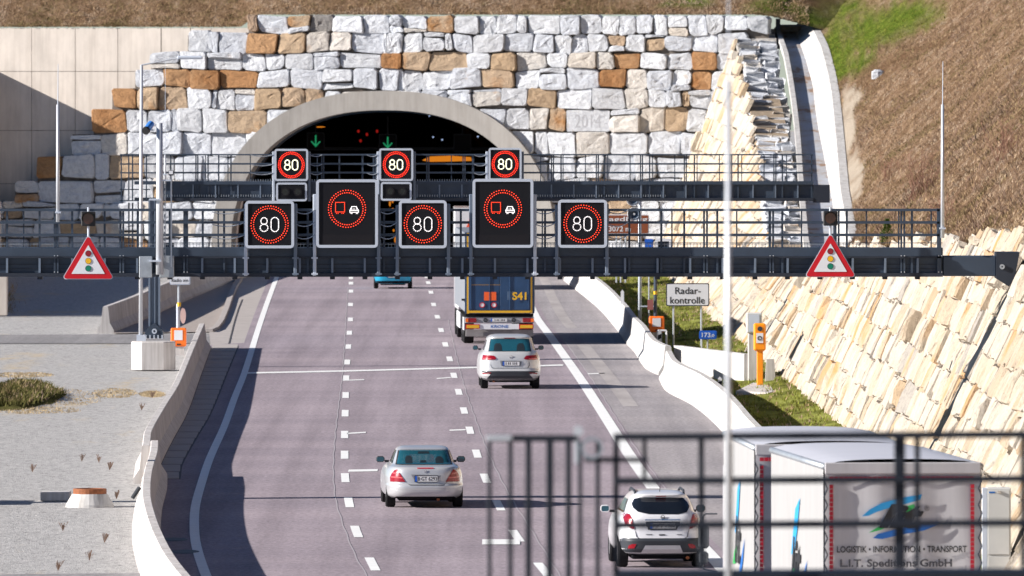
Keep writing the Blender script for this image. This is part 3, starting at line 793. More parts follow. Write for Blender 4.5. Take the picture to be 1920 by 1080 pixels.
mb = MB(); mb.box(-24.6, -23.95, 461, 550, -.1, 3.35, bev=.04)
single('side_wall', mb, m_conc, 'long concrete side wall along the left edge of the gravel, almost outside the view', 'concrete wall')
# ------------------------------------------------------------------ right retaining wall
# station: depth scale s, base X, top X, top z
ST = [(39.3, 6.55, 10.25, 12.0), (40.2, 6.7, 10.5, 9.6), (41.2, 6.8, 10.75, 7.7), (43.0, 6.95, 10.75, 5.4), (45.0, 7.1, 10.45, 3.9), (47.5, 7.3, 10.05, 3.05), (50.5, 7.55, 10.0, 2.85), (55.0, 7.95, 10.3, 3.4), (60.6, 8.45, 10.55, 4.3),
      (68.0, 8.85, 11.2, 5.1), (79.0, 9.3, 12.0, 6.0), (92, 9.45, 13.0, 6.3), (120, 9.8, 14.0, 6.5)]
def st(s):
    s = max(ST[0][0], min(ST[-1][0], s))
    for a, b in zip(ST[:-1], ST[1:]):
        if a[0] <= s <= b[0]:
            # interpolate in depth
            ya, yb, y = F/a[0], F/b[0], F/s; t = (y-ya)/(yb-ya)
            return tuple(a[k]+(b[k]-a[k])*t for k in (1,2,3))
def face_pt(Y, v):   # v = 0 base .. 1 top
    xb, xt, zt = st(F/Y); return Vector((xb+(xt-xb)*v, Y, -.05 + (zt+.05)*v))
rwall = thing('stone_retaining_wall', 'long sunlit cream stone retaining wall leaning back along the right side of the road', 'stone wall', (9, 400, 0))
rr = random.Random(5)
def stone_template(seed):
    q = random.Random(seed); mb = MB(); nx, ny = 7, 2; vs = []; colz = [q.uniform(-.5,.5) for _ in range(nx+1)]
    # front grid with curved border, unit square -0.5..0.5, z outward
    for j in range(ny+1):
        for i in range(nx+1):
            u, v = i/nx-.5, j/ny-.5
            edge = i in (0, nx) or j in (0, ny)
            z = (.62 if edge else .8) + colz[i]*1.3 + q.uniform(-.3,.3)
            ju = 0 if i in (0, nx) else q.uniform(-.06,.06); jv = 0 if j in (0, ny) else q.uniform(-.07,.07)
            sh = .93 if edge else 1
            vs.append((u*sh+ju, v*sh+jv + q.uniform(-.06,.06), z))
    w = nx+1
    fs = [(j*w+i, j*w+i+1, (j+1)*w+i+1, (j+1)*w+i) for j in range(ny) for i in range(nx)]
    # skirt
    loop = [i for i in range(w)] + [j*w+nx for j in range(1, ny+1)] + [ny*w+i for i in range(nx-1, -1, -1)] + [j*w for j in range(ny-1, 0, -1)]
    base = len(vs)
    for k in loop: vs.append((vs[k][0]*1.05, vs[k][1]*1.05, -1.0))
    L = len(loop)
    fs += [(loop[(k+1) % L], loop[k], base+k, base+(k+1) % L) for k in range(L)]
    mb.add(vs, fs); return mb
templ = [stone_template(100+i) for i in range(14)]
tmesh = [mesh('stone', t, m_side) for t in templ]
cand = []
row_h = .76
Y = F/92
Ystart = F/118
# joints (dark seams) as real gaps at given Y
joints = [F/79.3, F/64.0, F/54.5]
rw = [0]+[rr.uniform(-.10,.10) for _ in range(24)]
for r_i in range(20):
    Y = Ystart + rr.uniform(0, 2)
    while Y < F/39.4:
        L = rr.uniform(.9, 2.4); Ye = Y+L
        for jt in joints:
            if Y < jt-.5 < Ye: Ye = jt-.5; 
            if jt-.5 <= Y < jt+.5: Y = jt+.5; Ye = Y+L
        L = Ye-Y
        if L < .5: Y = Ye+.02; continue
        Yc = (Y+Ye)/2; xb, xt, zt = st(F/Yc); fl = math.hypot(xt-xb, zt)
        edge_ = lambda k: 0 if k == 0 else k*row_h + rw[k] + .10*mnoise.noise(Vector((Yc*.09, k*3.1, 0))) + .07*math.sin(Yc*.05+k)
        v0 = edge_(r_i)/fl; v1 = edge_(r_i+1)/fl
        if v0 < 1.0 - .25*row_h/fl:
            if v1 > 1: v1 = 1 + rr.uniform(-.02, .05)
            p = face_pt(Yc, (v0+v1)/2); pu = face_pt(Yc+.5, (v0+v1)/2) - face_pt(Yc-.5, (v0+v1)/2)
            pv = (face_pt(Yc, v1) - face_pt(Yc, v0))
            u = -pu.normalized(); vv = pv.normalized(); nn = u.cross(vv).normalized()
            if nn.x > 0: nn = -nn; u = -u
            u2 = vv.cross(nn).normalized()
            p = p + pv.normalized()*rr.uniform(-.07,.07)
            prot = rr.uniform(.045, .12) if rr.random() < .9 else rr.uniform(.14, .24)
            hgt = (v1-v0)*fl*rr.uniform(.92,1.15)
            Mx = Matrix((( u2.x*L*.99, vv.x*hgt*1.01, nn.x*prot, p.x), (u2.y*L*.99, vv.y*hgt*1.01, nn.y*prot, p.y), (u2.z*L*.99, vv.z*hgt*1.01, nn.z*prot, p.z), (0,0,0,1)))
            # small roll
            Mx = Mx @ Matrix.Rotation(rr.uniform(-.03,.03), 4, 'Z')
            sc = F/Yc; pxx = 960 + p.x*sc; pyy = YH + (H-p.z)*sc
            vis = (-40 < pxx < 1960 and -40 < pyy < 1120)
            hidden = (1375 < pxx < 1840 and pyy > 880)
            cand.append(((sc**2*prot*hgt + sc*sc*.02*L) if vis and not hidden else -1, Mx, rr.randrange(14)))
        Y = Ye + .02
cand.sort(key=lambda t: -t[0])
for k, (w, Mx, ti) in enumerate(cand[:300]):
    # parent root is a pure translation
    o = bpy.data.objects.new('stone', tmesh[ti]); coll.objects.link(o); o.parent = rwall
    o.matrix_local = Matrix.Translation(-Vector(rwall.location)) @ Mx
massv = MB()
for (w, Mx, ti) in cand[300:]:
    massv.add([Mx @ Vector(v) for v in templ[ti].v], templ[ti].f)
o = part('stone_courses', massv, m_side_i, rwall, world=True); o['kind'] = 'stuff'
print('side stones', len(cand), 'portal stones', len(stone_list))
# earth backing
mb = MB(); vs = []; NN = 150; Y0_ = 40
for i in range(NN+1):
    Y = Y0_ + (F/39.4-Y0_)*i/NN
    xb, xt, zt = st(F/Y)
    vs += [(xb+.12, Y, -.1), (xt+.12, Y, zt-.12), (xt+1.6, Y, zt-.15)]
mb.add(vs, [(i*3+k, i*3+k+1, (i+1)*3+k+1, (i+1)*3+k) for i in range(NN) for k in (0,1)])
part('backing', mb, m_earthgap, rwall, world=True)
# crest stones on the descending end near the tunnel: rough slabs seen from above
crest = thing('stone_crest', 'stepped crest of rough flat slabs descending beside the drainage channel', 'stone crest', (11.5, YT-20, 0))
CR = [(1370,1442,32,39.4),(1397,1462,120,40.3),(1405,1478,200,41.0),(1420,1490,270,42.3),(1428,1500,330,43.6),(1434,1506,385,45.6),(1440,1512,450,48.2)]
def cr(y):
    for a, b in zip(CR[:-1], CR[1:]):
        if a[2] <= y <= b[2]:
            t = (y-a[2])/(b[2]-a[2]); return tuple(a[k]+(b[k]-a[k])*t for k in (0,1,3))
    return CR[-1][0], CR[-1][1], CR[-1][3]
y = 46.0; q = random.Random(3)
while y < 452:
    dy = q.uniform(8, 15); x0, x1, s = cr(y)
    nseg = 2
    cuts = [x0-3, x0+(x1-x0)*q.uniform(.4,.65), x1+q.uniform(-12,6)]
    for k in range(nseg):
        a = P(cuts[k]+.5, y+dy, s); b = P(cuts[k+1]-.5, y+q.uniform(-2,3), s)
        z1 = max(a.z, b.z) + q.uniform(-.02,.05); z0 = min(a.z, b.z) - .25
        mb = MB(); m = 7; outl = []
        Yf = a.y - q.uniform(.2, 1.0); Yb = a.y + 5.0
        tx = q.uniform(-.08,.08)
        mb.box(a.x, b.x, Yf, Yb, z0, z1, bev=.07)
        mb.v = [(v[0]+q.uniform(-.06,.06), v[1]+q.uniform(-.2,.2), v[2]+q.uniform(-.05,.05)+tx*(v[0]-a.x) - .06*(k == 1)*(v[0]-a.x)) for v in mb.v]
        part('slab', mb, [m_gran, m_gran, m_cream, m_gran, m_gran][q.randrange(5)], crest, world=True)
    y += dy*.62
# ------------------------------------------------------------------ drainage channel
CH = [(46,1463,1493,1513,39.3),(68,1463,1495,1520,39.6),(110,1478,1510,1540,40.2),(160,1487,1524,1553,40.8),(200,1493,1528,1560,41.3),(240,1498,1534,1564,42.0),(283,1502,1543,1568,42.9),(330,1505,1552,1572,44.0),(380,1509,1561,1576,45.6),(460,1516,1572,1590,48.6),(520,1530,1590,1612,51.5)]
chan = thing('drainage_channel', 'stepped white concrete drainage channel descending between the stone crest and the hillside', 'channel', (14, YT-30, 0))
fl = MB(); l1 = MB(); l2 = MB(); slabs = []
def ch(y):
    for a, b in zip(CH[:-1], CH[1:]):
        if a[0] <= y <= b[0]:
            t = (y-a[0])/(b[0]-a[0]); return tuple(a[k]+(b[k]-a[k])*t for k in (1,2,3,4))
vsf = []; vsl = []; n = 0
ys = list(range(46, 521, 6))
for y in ys:
    x0, x1, x2, s = ch(y)
    a, b, c = P(x0, y, s), P(x1, y, s), P(x2, y, s)
    vsf.append((a, b, c))
for (A0, A1) in zip(vsf[:-1], vsf[1:]):
    for (v0, v1, dz) in ((0, 1, 0),):
        fl.add([A0[0], A0[1], A1[1], A1[0]], [(0,1,2,3)])
    # left kerb, raised
    k = Vector((0,0,.28)); w = Vector((.22,0,0))
    l1.add([A0[0]-w, A0[0], A1[0], A1[0]-w, A0[0]-w+k, A0[0]+k, A1[0]+k, A1[0]-w+k], [(4,5,6,7),(1,2,6,5),(0,3,7,4),(2,3,7,6)])
part('channel_floor', fl, m_dirtconc, chan, world=True)
part('channel_kerb', l1, m_conc_w, chan, world=True)
i = 0
while i < len(vsf)-2:
    A0, A1 = vsf[i], vsf[min(i+2, len(vsf)-1)]
    up = Vector((0,0,.55)); e = Vector((0,.05,0))
    mb = MB(); a0, a1, b0, b1 = A0[1], A1[1], A0[2]+up, A1[2]+up
    o_ = Vector((.35,0,0)); dn = Vector((0,0,-.8))
    mb.add([a0-e, b0-e, b0+o_-e, a0+dn, a1+e, b1+e, b1+o_+e, a1+dn], [(0,1,5,4),(1,2,6,5),(0,4,7,3),(3,7,6,2),(4,5,6,7)])
    part('side_slab', mb, m_conc_w, chan, world=True); i += 2
mb = MB(); a = P(1452,72,39.5); b = P(1524,49,39.5); mb.box(a.x, b.x, a.y+.3, a.y+1.3, a.z-.5, b.z, bev=.1); part('head_wall', mb, m_cream, chan, world=True)
# ------------------------------------------------------------------ hillside
def tone_layer(me, fn):
    ca = me.color_attributes.new('tone', 'FLOAT_COLOR', 'POINT')
    for i, v in enumerate(me.vertices): ca.data[i].color = (*fn(v.co), 1)
def blob(x, y, cx, cy, rx, ry, ang=0):
    dx, dy = x-cx, y-cy; c, s = math.cos(ang), math.sin(ang)
    u, v = (dx*c+dy*s)/rx, (-dx*s+dy*c)/ry
    return max(0, min(1, 1.35 - (u*u+v*v)))
# patches of green, bare soil and pale track on the slope, kept as places on the slope
patch_green = [(1640,60,140,42,-.35),(1590,30,70,34,0),(1600,120,60,22,-.4),(1520,40,40,30,0),(1440,12,60,16,0),(1560,90,45,30,0),(1260,4,90,7,0)]
patch_soil = [(1515,25,25,26,0),(1560,150,28,50,0),(1700,105,110,12,-.45),(1620,165,60,10,-.3),(1540,10,50,14,0)]
patch_pale = [(1590,235,14,75,0),(1600,330,20,60,0),(1595,180,22,16,0)]
def hill_tone(co):
    s = F/co.y; x = 960+co.x*s; y = YH+(H-co.z)*s
    nz = mnoise.noise(Vector((co.x*.8, co.y*.15, co.z*.8)))*.55
    g = max([blob(x, y, *p[:4], p[4]) for p in patch_green]); so = max([blob(x, y, *p[:4], p[4]) for p in patch_soil]); pa = max([blob(x, y, *p[:4], p[4]) for p in patch_pale])
    nz2 = mnoise.noise(Vector((co.x*2.5, co.y*.4, co.z*2.5)))*.5
    f = lambda v: max(0, min(1, (v+nz+nz2-.25)*1.3 if v > .05 else 0))
    return (f(g), f(so)*(1-f(g)), f(pa)*.8)
hillv = []; nY, nX = 220, 90
mb = MB()
S0, S1 = 39.35, 104
YA, YB = 40, F/S0
for i in range(nY+1):
    Y = YA + (YB-YA)*i/nY; s = F/Y
    # left border of the slope
    if s < 48.6:
        yy = None
        for a, b in zip(CH[:-1], CH[1:]):
            if a[4] <= s <= b[4]: t = (s-a[4])/(b[4]-a[4]); yy = a[0]+(b[0]-a[0])*t; xx = a[3]+(b[3]-a[3])*t
        p = P(xx, yy, s); X0, Z0 = p.x+.35, p.z+.5
    else:
        xb, xt, zt = st(s); 
        t = min(1, (s-48.6)/8); p = P(1590, 460, 48.6)
        X0, Z0 = (p.x+.35)*(1-t)+(xt+.45)*t, (p.z+.5)*(1-t)+(zt-.05)*t
    sl = .95 if s > 44 else .95 - (44-s)*.06
    for j in range(nX+1):
        w = (j/nX)**1.5*45
        z = Z0 + w*sl - .004*w*w
        amp = min(1, w/1.5)
        z += amp*(.45*mnoise.noise(Vector((w*.35, Y*.08, 3))) + .16*mnoise.noise(Vector((w*1.3, Y*.35, 7))))
        mb.v.append((X0+w, Y, z))
W_ = nX+1
mb.f = [(i*W_+j, i*W_+j+1, (i+1)*W_+j+1, (i+1)*W_+j) for i in range(nY) for j in range(nX)]; mb.mi = [0]*len(mb.f)
hs = struct('hillside', mb, m_hill, smooth=True); tone_layer(hs.data, hill_tone)
hill_pts = list(mb.v)
# slope above the portal
mb = MB(); nX2, nY2 = 160, 40
for i in range(nY2+1):
    for j in range(nX2+1):
        X = -60 + 130*j/nX2; dd = (i/nY2)**1.6*70
        Xp = X; base_z = pxz(0, 52 if X < pxz(466,0)[0] else 29)[1]
        if X > 12.2: base_z = 12.0 - min(1, (X-12.2)/4.5)*1.2
        Yb = pw(min(X, 12.2), 12, 0).y + (.9 if X > -12 else 1.3)
        Z = base_z + .05 + dd*.42 + min(1, dd*2)*(.18*mnoise.noise(Vector((X*1.1, dd*.8, 1))) + .1*mnoise.noise(Vector((X*3, dd*2, 5))))
        Z *= 1.0
        k = Yb/YT
        mb.v.append((X*k, Yb+dd, H-(H-Z)*k))
W2 = nX2+1
mb.f = [(i*W2+j, i*W2+j+1, (i+1)*W2+j+1, (i+1)*W2+j) for i in range(nY2) for j in range(nX2)]; mb.mi = [0]*len(mb.f)
hs2 = struct('hilltop', mb, m_hill, smooth=True); tone_layer(hs2.data, hill_tone)
hill2_pts = list(mb.v)

# grass tufts as loose cover
def tufts(name, pts, m, n, h, w, q, label=None, k=3):
    mb = MB()
    for _ in range(n):
        p = pts(q)
        if p is None: continue
        for _b in range(k):
            a = q.uniform(0, math.tau); hh = h*q.uniform(.5, 1.3); lean = q.uniform(.3,1.6)*hh
            bx, by = p[0]+q.uniform(-w, w)*2, p[1]+q.uniform(-w, w)*2
            tx, ty = bx+math.cos(a)*lean, by+math.sin(a)*lean
            mb.add([(bx-w/2*math.sin(a), by+w/2*math.cos(a), p[2]-.03), (bx+w/2*math.sin(a)+.01, by-w/2*math.cos(a), p[2]-.03), (tx, ty, p[2]+hh)], [(0,1,2)])
    o = part(name, mb, m); o['kind'] = 'stuff'; o['label'] = label or 'dry grass'; o['category'] = 'grass'
    return o
def on_grid(vs, W, H_, cond):
    def f(q):
        for _ in range(20):
            i = q.randrange(H_-1); j = q.randrange(W-1); a = Vector(vs[i*W+j]); b = Vector(vs[i*W+j+1]); c = Vector(vs[(i+1)*W+j]); d = Vector(vs[(i+1)*W+j+1])
            t, u = q.random(), q.random(); p = a*(1-t)*(1-u)+b*t*(1-u)+c*(1-t)*u+d*t*u
            s = F/p.y; x = 960+p.x*s; y = YH+(H-p.z)*s
            if -60 < x < 2000 and -40 < y < 520 and cond(p): return p
        return None
    return f
qq = random.Random(21)
tufts('grass', on_grid(hill_pts, W_, nY+1, lambda p: hill_tone(p)[0] > .35), m_blade_green, 12000, .08, .028, qq, 'short green grass on the upper right slope')
tufts('grass', on_grid(hill_pts, W_, nY+1, lambda p: hill_tone(p)[0] < .3 and hill_tone(p)[2] < .2), m_blade_dry, 42000, .085, .028, qq, 'dry brown grass covering the right hillside')
tufts('grass', on_grid(hill2_pts, W2, 16, lambda p: p.x < 14), m_blade_dry, 22000, .085, .028, qq, 'dry brown grass above the stone wall and the concrete wall')

def brushy(p): return mnoise.noise(Vector((p.x*.35, p.y*.06, p.z*.3))) > .05 and hill_tone(p)[0] < .2 and hill_tone(p)[2] < .2
tufts('brush', on_grid(hill_pts, W_, nY+1, brushy), M('brush_stems', (.23,.15,.11), 1, var=.5, scale=1.1, spec=0), 11000, .17, .02, qq, 'reddish brown brush in patches on the hillside', k=2)
# ------------------------------------------------------------------ verge between right barrier and wall
def vl(Y): return right_edge(Y)+.45
def vr(Y): return st(F/Y)[0]+.3
mb = MB(); n = 90
for i in range(n+1):
    Y = F/96 + (F/40.2-F/96)*i/n; a, b = vl(Y), vr(Y); b = max(b, a+.3)
    for k in range(5):
        t = k/4; mb.v.append((a+(b-a)*t, Y, -.03+.32*t*t+.04*mnoise.noise(Vector((t*5, Y*.2, 0)))))
mb.f = [(i*5+k, i*5+k+1, (i+1)*5+k+1, (i+1)*5+k) for i in range(n) for k in range(4)]; mb.mi = [0]*len(mb.f)
struct('verge', mb, m_verge)
verge_v = list(mb.v)
def on_verge(q):
    i = q.randrange(n); k = q.randrange(4); a = Vector(verge_v[i*5+k]); b = Vector(verge_v[i*5+k+1]); c = Vector(verge_v[(i+1)*5+k])
    return a + (b-a)*q.random() + (c-a)*q.random()
tufts('grass', on_verge, m_blade_green, 5000, .10, .04, qq, 'green grass strip between the right barrier and the stone wall')
tufts('grass', on_verge, m_blade_dry, 1800, .10, .04, qq, 'dry stems in the green strip between the right barrier and the stone wall')

# ================================================================== gantries
def wb(mb, x0, x1, y0, y1, s, d0=0.0, d1=.1, bev=0, mi=0):
    # box between pixel corners read at scale s, standing d0..d1 metres behind the plane
    a = P(x0, y1, s); b = P(x1, y0, s); Y = F/s
    return mb.box(a.x, b.x, Y+d0, Y+d1, a.z, b.z, mi, bev)

def railing(root, s, xa, xb, ys, posts, thin, ydeck, th, d=0.0, m=m_steel):
    for y in ys:
        mb = MB(); wb(mb, xa, xb, y-th/2, y+th/2, s, d, d+.045); part('rail', mb, m, root, world=True)
    for x in posts:
        mb = MB(); wb(mb, x-th*1.15, x-th*.25, ys[0]-th/2, ydeck, s, d+.05, d+.12); wb(mb, x+th*.25, x+th*1.15, ys[0]-th/2, ydeck, s, d+.05, d+.12)
        part('post', mb, m, root, world=True)
    for x in thin:
        mb = MB(); wb(mb, x-th*.5, x+th*.5, ys[0], ydeck, s, d+.05, d+.09); part('baluster', mb, m, root, world=True)

# ---- near gantry
SN = 81.0
gn = thing('sign_gantry', 'dark grey steel gantry beam with railings spanning the whole road in front, carrying five displays', 'gantry', (0, F/SN, 0), 0, 'gantries over the road')
mb = MB(); wb(mb, -120, 1768, 481, 516, SN, .12, .75); part('beam_web', mb, m_steel, gn, world=True)
mb = MB(); wb(mb, -120, 1768, 465, 480.5, SN, .02, .95); part('deck_beam', mb, m_steel, gn, world=True)
mb = MB(); wb(mb, -120, 1768, 512, 519, SN, -.02, .9); wb(mb, -120, 1768, 480.7, 484, SN, -.0, .9); part('beam_flange', mb, m_steel_d, gn, world=True)
mb = MB(); wb(mb, -120, 1768, 495, 496.2, SN, .10, .119); wb(mb, -120, 1768, 503, 503.8, SN, .10, .119); part('web_seam', mb, m_steel_d, gn, world=True)
for i in range(31):
    x = 13 + 61.0*i
    if x > 1765: break
    mb = MB(); wb(mb, x-2, x+2, 484.3, 511.7, SN, .0, .118); part('stiffener', mb, m_post, gn, world=True)
for i in range(16):
    x = 195 + 103*i if False else 74 + 122*i
    if x > 1765: break
    for xx in (x+0, x+61):
        if xx < 1760:
            mb = MB(); wb(mb, xx-4.5, xx+4.5, 519.2, 524, SN, .1, .5); part('bracket_foot', mb, m_steel_d, gn, world=True)
# kick grid
mb = MB()
for y in (458, 464): wb(mb, -120, 1632, y-.5, y+.5, SN, .16, .18)
x = -120
while x < 1632: wb(mb, x-.4, x+.4, 456, 468, SN, .18, .19); x += 6.1
o = part('mesh_grille', mb, m_galv, gn, world=True); o['kind'] = 'stuff'
mb = MB(); wb(mb, -120, 1768, 455, 456.3, SN, .16, .2); part('kick_rail', mb, m_steel, gn, world=True)
nposts = [105, 228, 348, 1323, 1447, 1570, 1693]
nthin = [13, 74, 135, 196, 258, 318, 380, 420, 720, 1022, 1180, 1240, 1283, 1345, 1467, 1588, 1710, 864, 577]
railing(gn, SN, -120, 1762, [394, 417.5, 441], nposts, nthin, 512, 4.0)
mb = MB(); wb(mb, 1757, 1765, 391, 517, SN, .0, .1); part('post', mb, m_steel, gn, world=True)
# back railing of the catwalk
railing(gn, SN, -120, 1762, [393.5, 417, 440.5], [], [-20+61*k for k in range(30)], 466, 2.6, d=.95)
# plain beam end and wall plate
mb = MB(); wb(mb, 1768.3, 1868, 480, 518, SN, .05, .8, bev=.02); part('beam_end', mb, m_steel, gn, world=True)
mb = MB(); a = P(1868,473,SN); b = P(1908,473,SN); c = P(1892,537,SN); d = P(1868,522,SN); Y = F/SN
mb.prism([(d.x, d.z), (c.x, c.z), (P(1903,520,SN).x, P(1903,520,SN).z), (P(1912,473,SN).x, b.z), (a.x, a.z)], Y-.05, Y+1.1); part('wall_bracket', mb, m_steel_d, gn, world=True)
mb = MB(); cc = P(1879, 500, SN); mb.ring((cc.x, cc.z), .02, .06, Y-.09, Y-.052, 16); part('anchor_bolt', mb, m_galv, gn, world=True)
# bolts
mb = MB()
for x in nposts + [1763]:
    for y in (479.5, 510):
        for dx in (-3, 3): wb(mb, x+dx-.8, x+dx+.8, y-.8, y+.8, SN, -.03, .0)
o = part('bolts', mb, m_pole, gn, world=True); o['kind'] = 'stuff'
# column left outside the frame with its base
mb = MB(); mb.box(-14.6, -14.0, F/SN+.1, F/SN+.8, .6, 5.3, bev=.03); part('column', mb, m_steel, gn, world=True)
mb = MB(); mb.box(-15.4, -13.3, F/SN-.9, F/SN+1.8, -.1, .9, bev=.05); part('column_base', mb, m_conc_l, gn, world=True)

def led_text80(cx, cz, y, h, dot, m, root, dotsn=(18, 26)):
    mb = MB()
    def dot_(x, z):
        n = 5; mb.prism([(x+dot*math.cos(2*math.pi*i/n), z+dot*math.sin(2*math.pi*i/n)) for i in range(n)], y, y+.006)
    r2 = h*.26; r1 = h*.24; x8 = cx-h*.40
    for i in range(14):
        t = 2*math.pi*i/14+.22
        dot_(x8+r1*math.cos(t)*.95, cz+h*.25+r1*math.sin(t)*1.02); dot_(x8+r2*1.08*math.cos(t), cz-h*.235+r2*1.02*math.sin(t))
    x0 = cx+h*.38; a = h*.27; pts = []
    for i in range(9):
        t = math.pi*i/8; pts.append((x0+a*math.cos(t), cz+h*.24+a*math.sin(t))); pts.append((x0-a*math.cos(t), cz-h*.24-a*math.sin(t)))
    for k in range(1, 5):
        zz = cz+h*.24-h*.48*k/5; pts += [(x0-a, zz), (x0+a, zz)]
    for p in pts: dot_(*p)
    o = part('speed_digits', mb, m, root, world=True); o['kind'] = 'stuff'; return o
def led_ring(cx, cz, y, r, dr, n, dot, m, root):
    mb = MB()
    for k, rad in enumerate((r-dr/2, r+dr/2)):
        for i in range(n):
            t = 2*math.pi*(i+.5*k)/n; x, z = cx+rad*math.cos(t), cz+rad*math.sin(t)
            mb.prism([(x+dot*math.cos(2*math.pi*j/6), z+dot*math.sin(2*math.pi*j/6)) for j in range(6)], y, y+.006)
    part('red_ring', mb, m, root, world=True)['kind'] = 'stuff'
def bitmap(pts, s, y, dot, m, root, name):
    mb = MB()
    for px, py in pts:
        c = P(px, py, s); mb.prism([(c.x+dot*math.cos(2*math.pi*j/6), c.z+dot*math.sin(2*math.pi*j/6)) for j in range(6)], y, y+.006)
    part(name, mb, m, root, world=True)['kind'] = 'stuff'
def linepts(pts, step):
    out = []
    for a, b in zip(pts[:-1], pts[1:]):
        L = math.dist(a, b); n = max(1, round(L/step))
        out += [(a[0]+(b[0]-a[0])*i/n, a[1]+(b[1]-a[1])*i/n) for i in range(n)]
    return out + [pts[-1]]
def display(x0, x1, y0, y1, s, label, kind, group, dotk=1.0):
    c = P((x0+x1)/2, y1, s); r = thing('gantry_display', label, 'traffic display', (c.x, c.y-.3, c.z), 0, group)
    a = P(x0, y1, s); b = P(x1, y0, s); Y = c.y - .35; k = s/81
    mb = MB(); mb.box(a.x+.03, b.x-.03, Y+.03, Y+.25, a.z+.03, b.z-.03, bev=.03); part('housing', mb, m_steel_d, r, world=True)
    mb = MB(); frame_rr(mb, a.x, b.x, a.z, b.z, .09, .065, Y-.02, Y+.05); part('frame', mb, m_frame, r, world=True)
    mb = MB(); mb.prism(rrect(a.x+.05, b.x-.05, a.z+.05, b.z-.05, .06), Y+.0, Y+.025); part('display_face', mb, m_face, r, world=True)
    cx, cz = (a.x+b.x)/2, (a.z+b.z)/2
    if kind == '80':
        led_ring(cx, cz, Y-.008, .40, .058, 44, .0125*dotk, m_led_r if dotk < 1.2 else m_led_r2, r)
        led_text80(cx, cz, Y-.008, .32 if dotk < 1.2 else .33, .0145*dotk*.95, m_led_w if dotk < 1.2 else m_led_y, r)
    elif kind == 'truck':
        czr = P(0, 391, s).z; led_ring(cx, czr, Y-.008, .40, .058, 44, .0125, m_led_r, r)
        mxp = (x0+x1)/2 - .5
        L = lambda pts: [(mxp+u, v) for u, v in pts]
        bitmap(linepts(L([(-21,379),(-4,379),(-4,397),(-21,397),(-21,379)]), 2.0) + L([(-19,399.5),(-16,399.5),(-9,399.5),(-6,399.5)]), s, Y-.008, .0095, m_led_r, r, 'truck_symbol')
        bitmap(linepts(L([(6,394),(7.5,391),(9.5,387),(18,387),(20,391),(22,394),(22,397.5),(6,397.5),(6,394),(22,394)]), 1.7) + L([(8,399.8),(10,399.8),(18,399.8),(20,399.8),(9,391.5),(12,391.5),(15,391.5),(18.5,391.5)]), s, Y-.008, .0105, m_led_w, r, 'car_symbol')
        mb = MB(); mb.box(cx-.6, cx+.6, Y-.003, Y-.001, a.z+.06, a.z+.30); part('lower_panel', mb, m_face2, r, world=True)
    elif kind == 'lane':
        for sx in (-1, 1):
            mb = MB(); mb.ring((cx+sx*.21, cz), .11, .15, Y-.06, Y, 16); part('lens_hood', mb, m_face2, r, world=True)
            mb = MB(); mb.disc((cx+sx*.21, cz), .105, Y-.01, 16, .008); part('lens', mb, m_glass2, r, world=True)
    return r
GD = 'speed displays on the near gantry'; GF = 'speed displays on the far gantry'
display(460, 552, 376, 465, SN, 'black display with red ring and white 80, leftmost on the near gantry', '80', GD)
display(748, 838, 375, 465, SN, 'black display with red ring and white 80, between the two tall truck displays', '80', GD)
display(1046, 1138, 374, 464, SN, 'black display with red ring and white 80, rightmost on the near gantry', '80', GD)
display(593, 709, 336, 464, SN, 'tall black display with truck and car symbols in red ring, left one', 'truck', 'tall no-overtaking displays')
display(886, 1000, 335, 464, SN, 'tall black display with truck and car symbols in red ring, right one', 'truck', 'tall no-overtaking displays')
for x, yt in ((461,382),(554,382),(590,364),(710,364),(745,384),(841,382),(883,364),(1003,364),(1044,384),(1138,382)):
    mb = MB(); wb(mb, x-3.2, x+3.2, yt, 517, SN, -.12, .0, bev=.01); wb(mb, x-6, x+6, 512, 515, SN, -.14, -.122); wb(mb, x-6, x+6, 482, 485, SN, -.14, -.122)
    part('display_post', mb, m_post if x not in (461,590,1003) else m_frame, gn, world=True)
# little chains closing the gaps beside the displays
def cable(name, pts, s, sag, r, m, parent, d=-.02):
    a, b = P(*pts[0], s), P(*pts[1], s); n = 8; pp = []
    for i in range(n+1):
        t = i/n; q = a.lerp(b, t); pp.append((q.x, q.y+d, q.z - sag*4*t*(1-t)))
    mb = MB(); mb.path(pp, r, 5); return part(name, mb, m, parent, world=True)
for (xa, xb) in ((398,459),(556,590),(714,744),(1005,1043),(1142,1178)):
    for y in (394, 417.5, 441): cable('safety_chain', ((xa, y+3), (xb, y-1)), SN, .07, .012, m_galv, gn, d=-.12)
# ---- far gantry
SF = 56.0
gf = thing('sign_gantry', 'farther dark steel gantry with three smaller speed displays in front of the tunnel arch', 'gantry', (0, F/SF, 0), 0, 'gantries over the road')
mb = MB(); wb(mb, 296, 1525, 346, 371, SF, .12, .75); part('beam_web', mb, m_steel, gf, world=True)
mb = MB(); wb(mb, 252, 1525, 340, 346, SF, .02, 1.0); part('deck_beam', mb, m_steel, gf, world=True)
mb = MB(); wb(mb, 252, 1525, 371, 377, SF, -.02, .9); part('beam_flange', mb, m_steel_d, gf, world=True)
mb = MB(); wb(mb, 1525.3, 1556, 347, 380, SF, .0, 1.0); part('beam_end', mb, m_steel_d, gf, world=True)
mb = MB()
x = 300
while x < 1250: wb(mb, x-.6, x+.6, 336, 340, SF, .1, .11); wb(mb, x-.6, x+.6, 365, 369, SF, .05, .06); x += 4.6
o = part('mesh_grille', mb, m_galv, gf, world=True); o['kind'] = 'stuff'
for i in range(29):
    mb = MB(); x = 320+42*i; wb(mb, x-1.2, x+1.2, 346, 371, SF, .04, .118); part('stiffener', mb, m_post, gf, world=True)
fposts = [369, 605, 702, 802, 870, 1036, 1120, 1203, 1285, 1370, 1453]
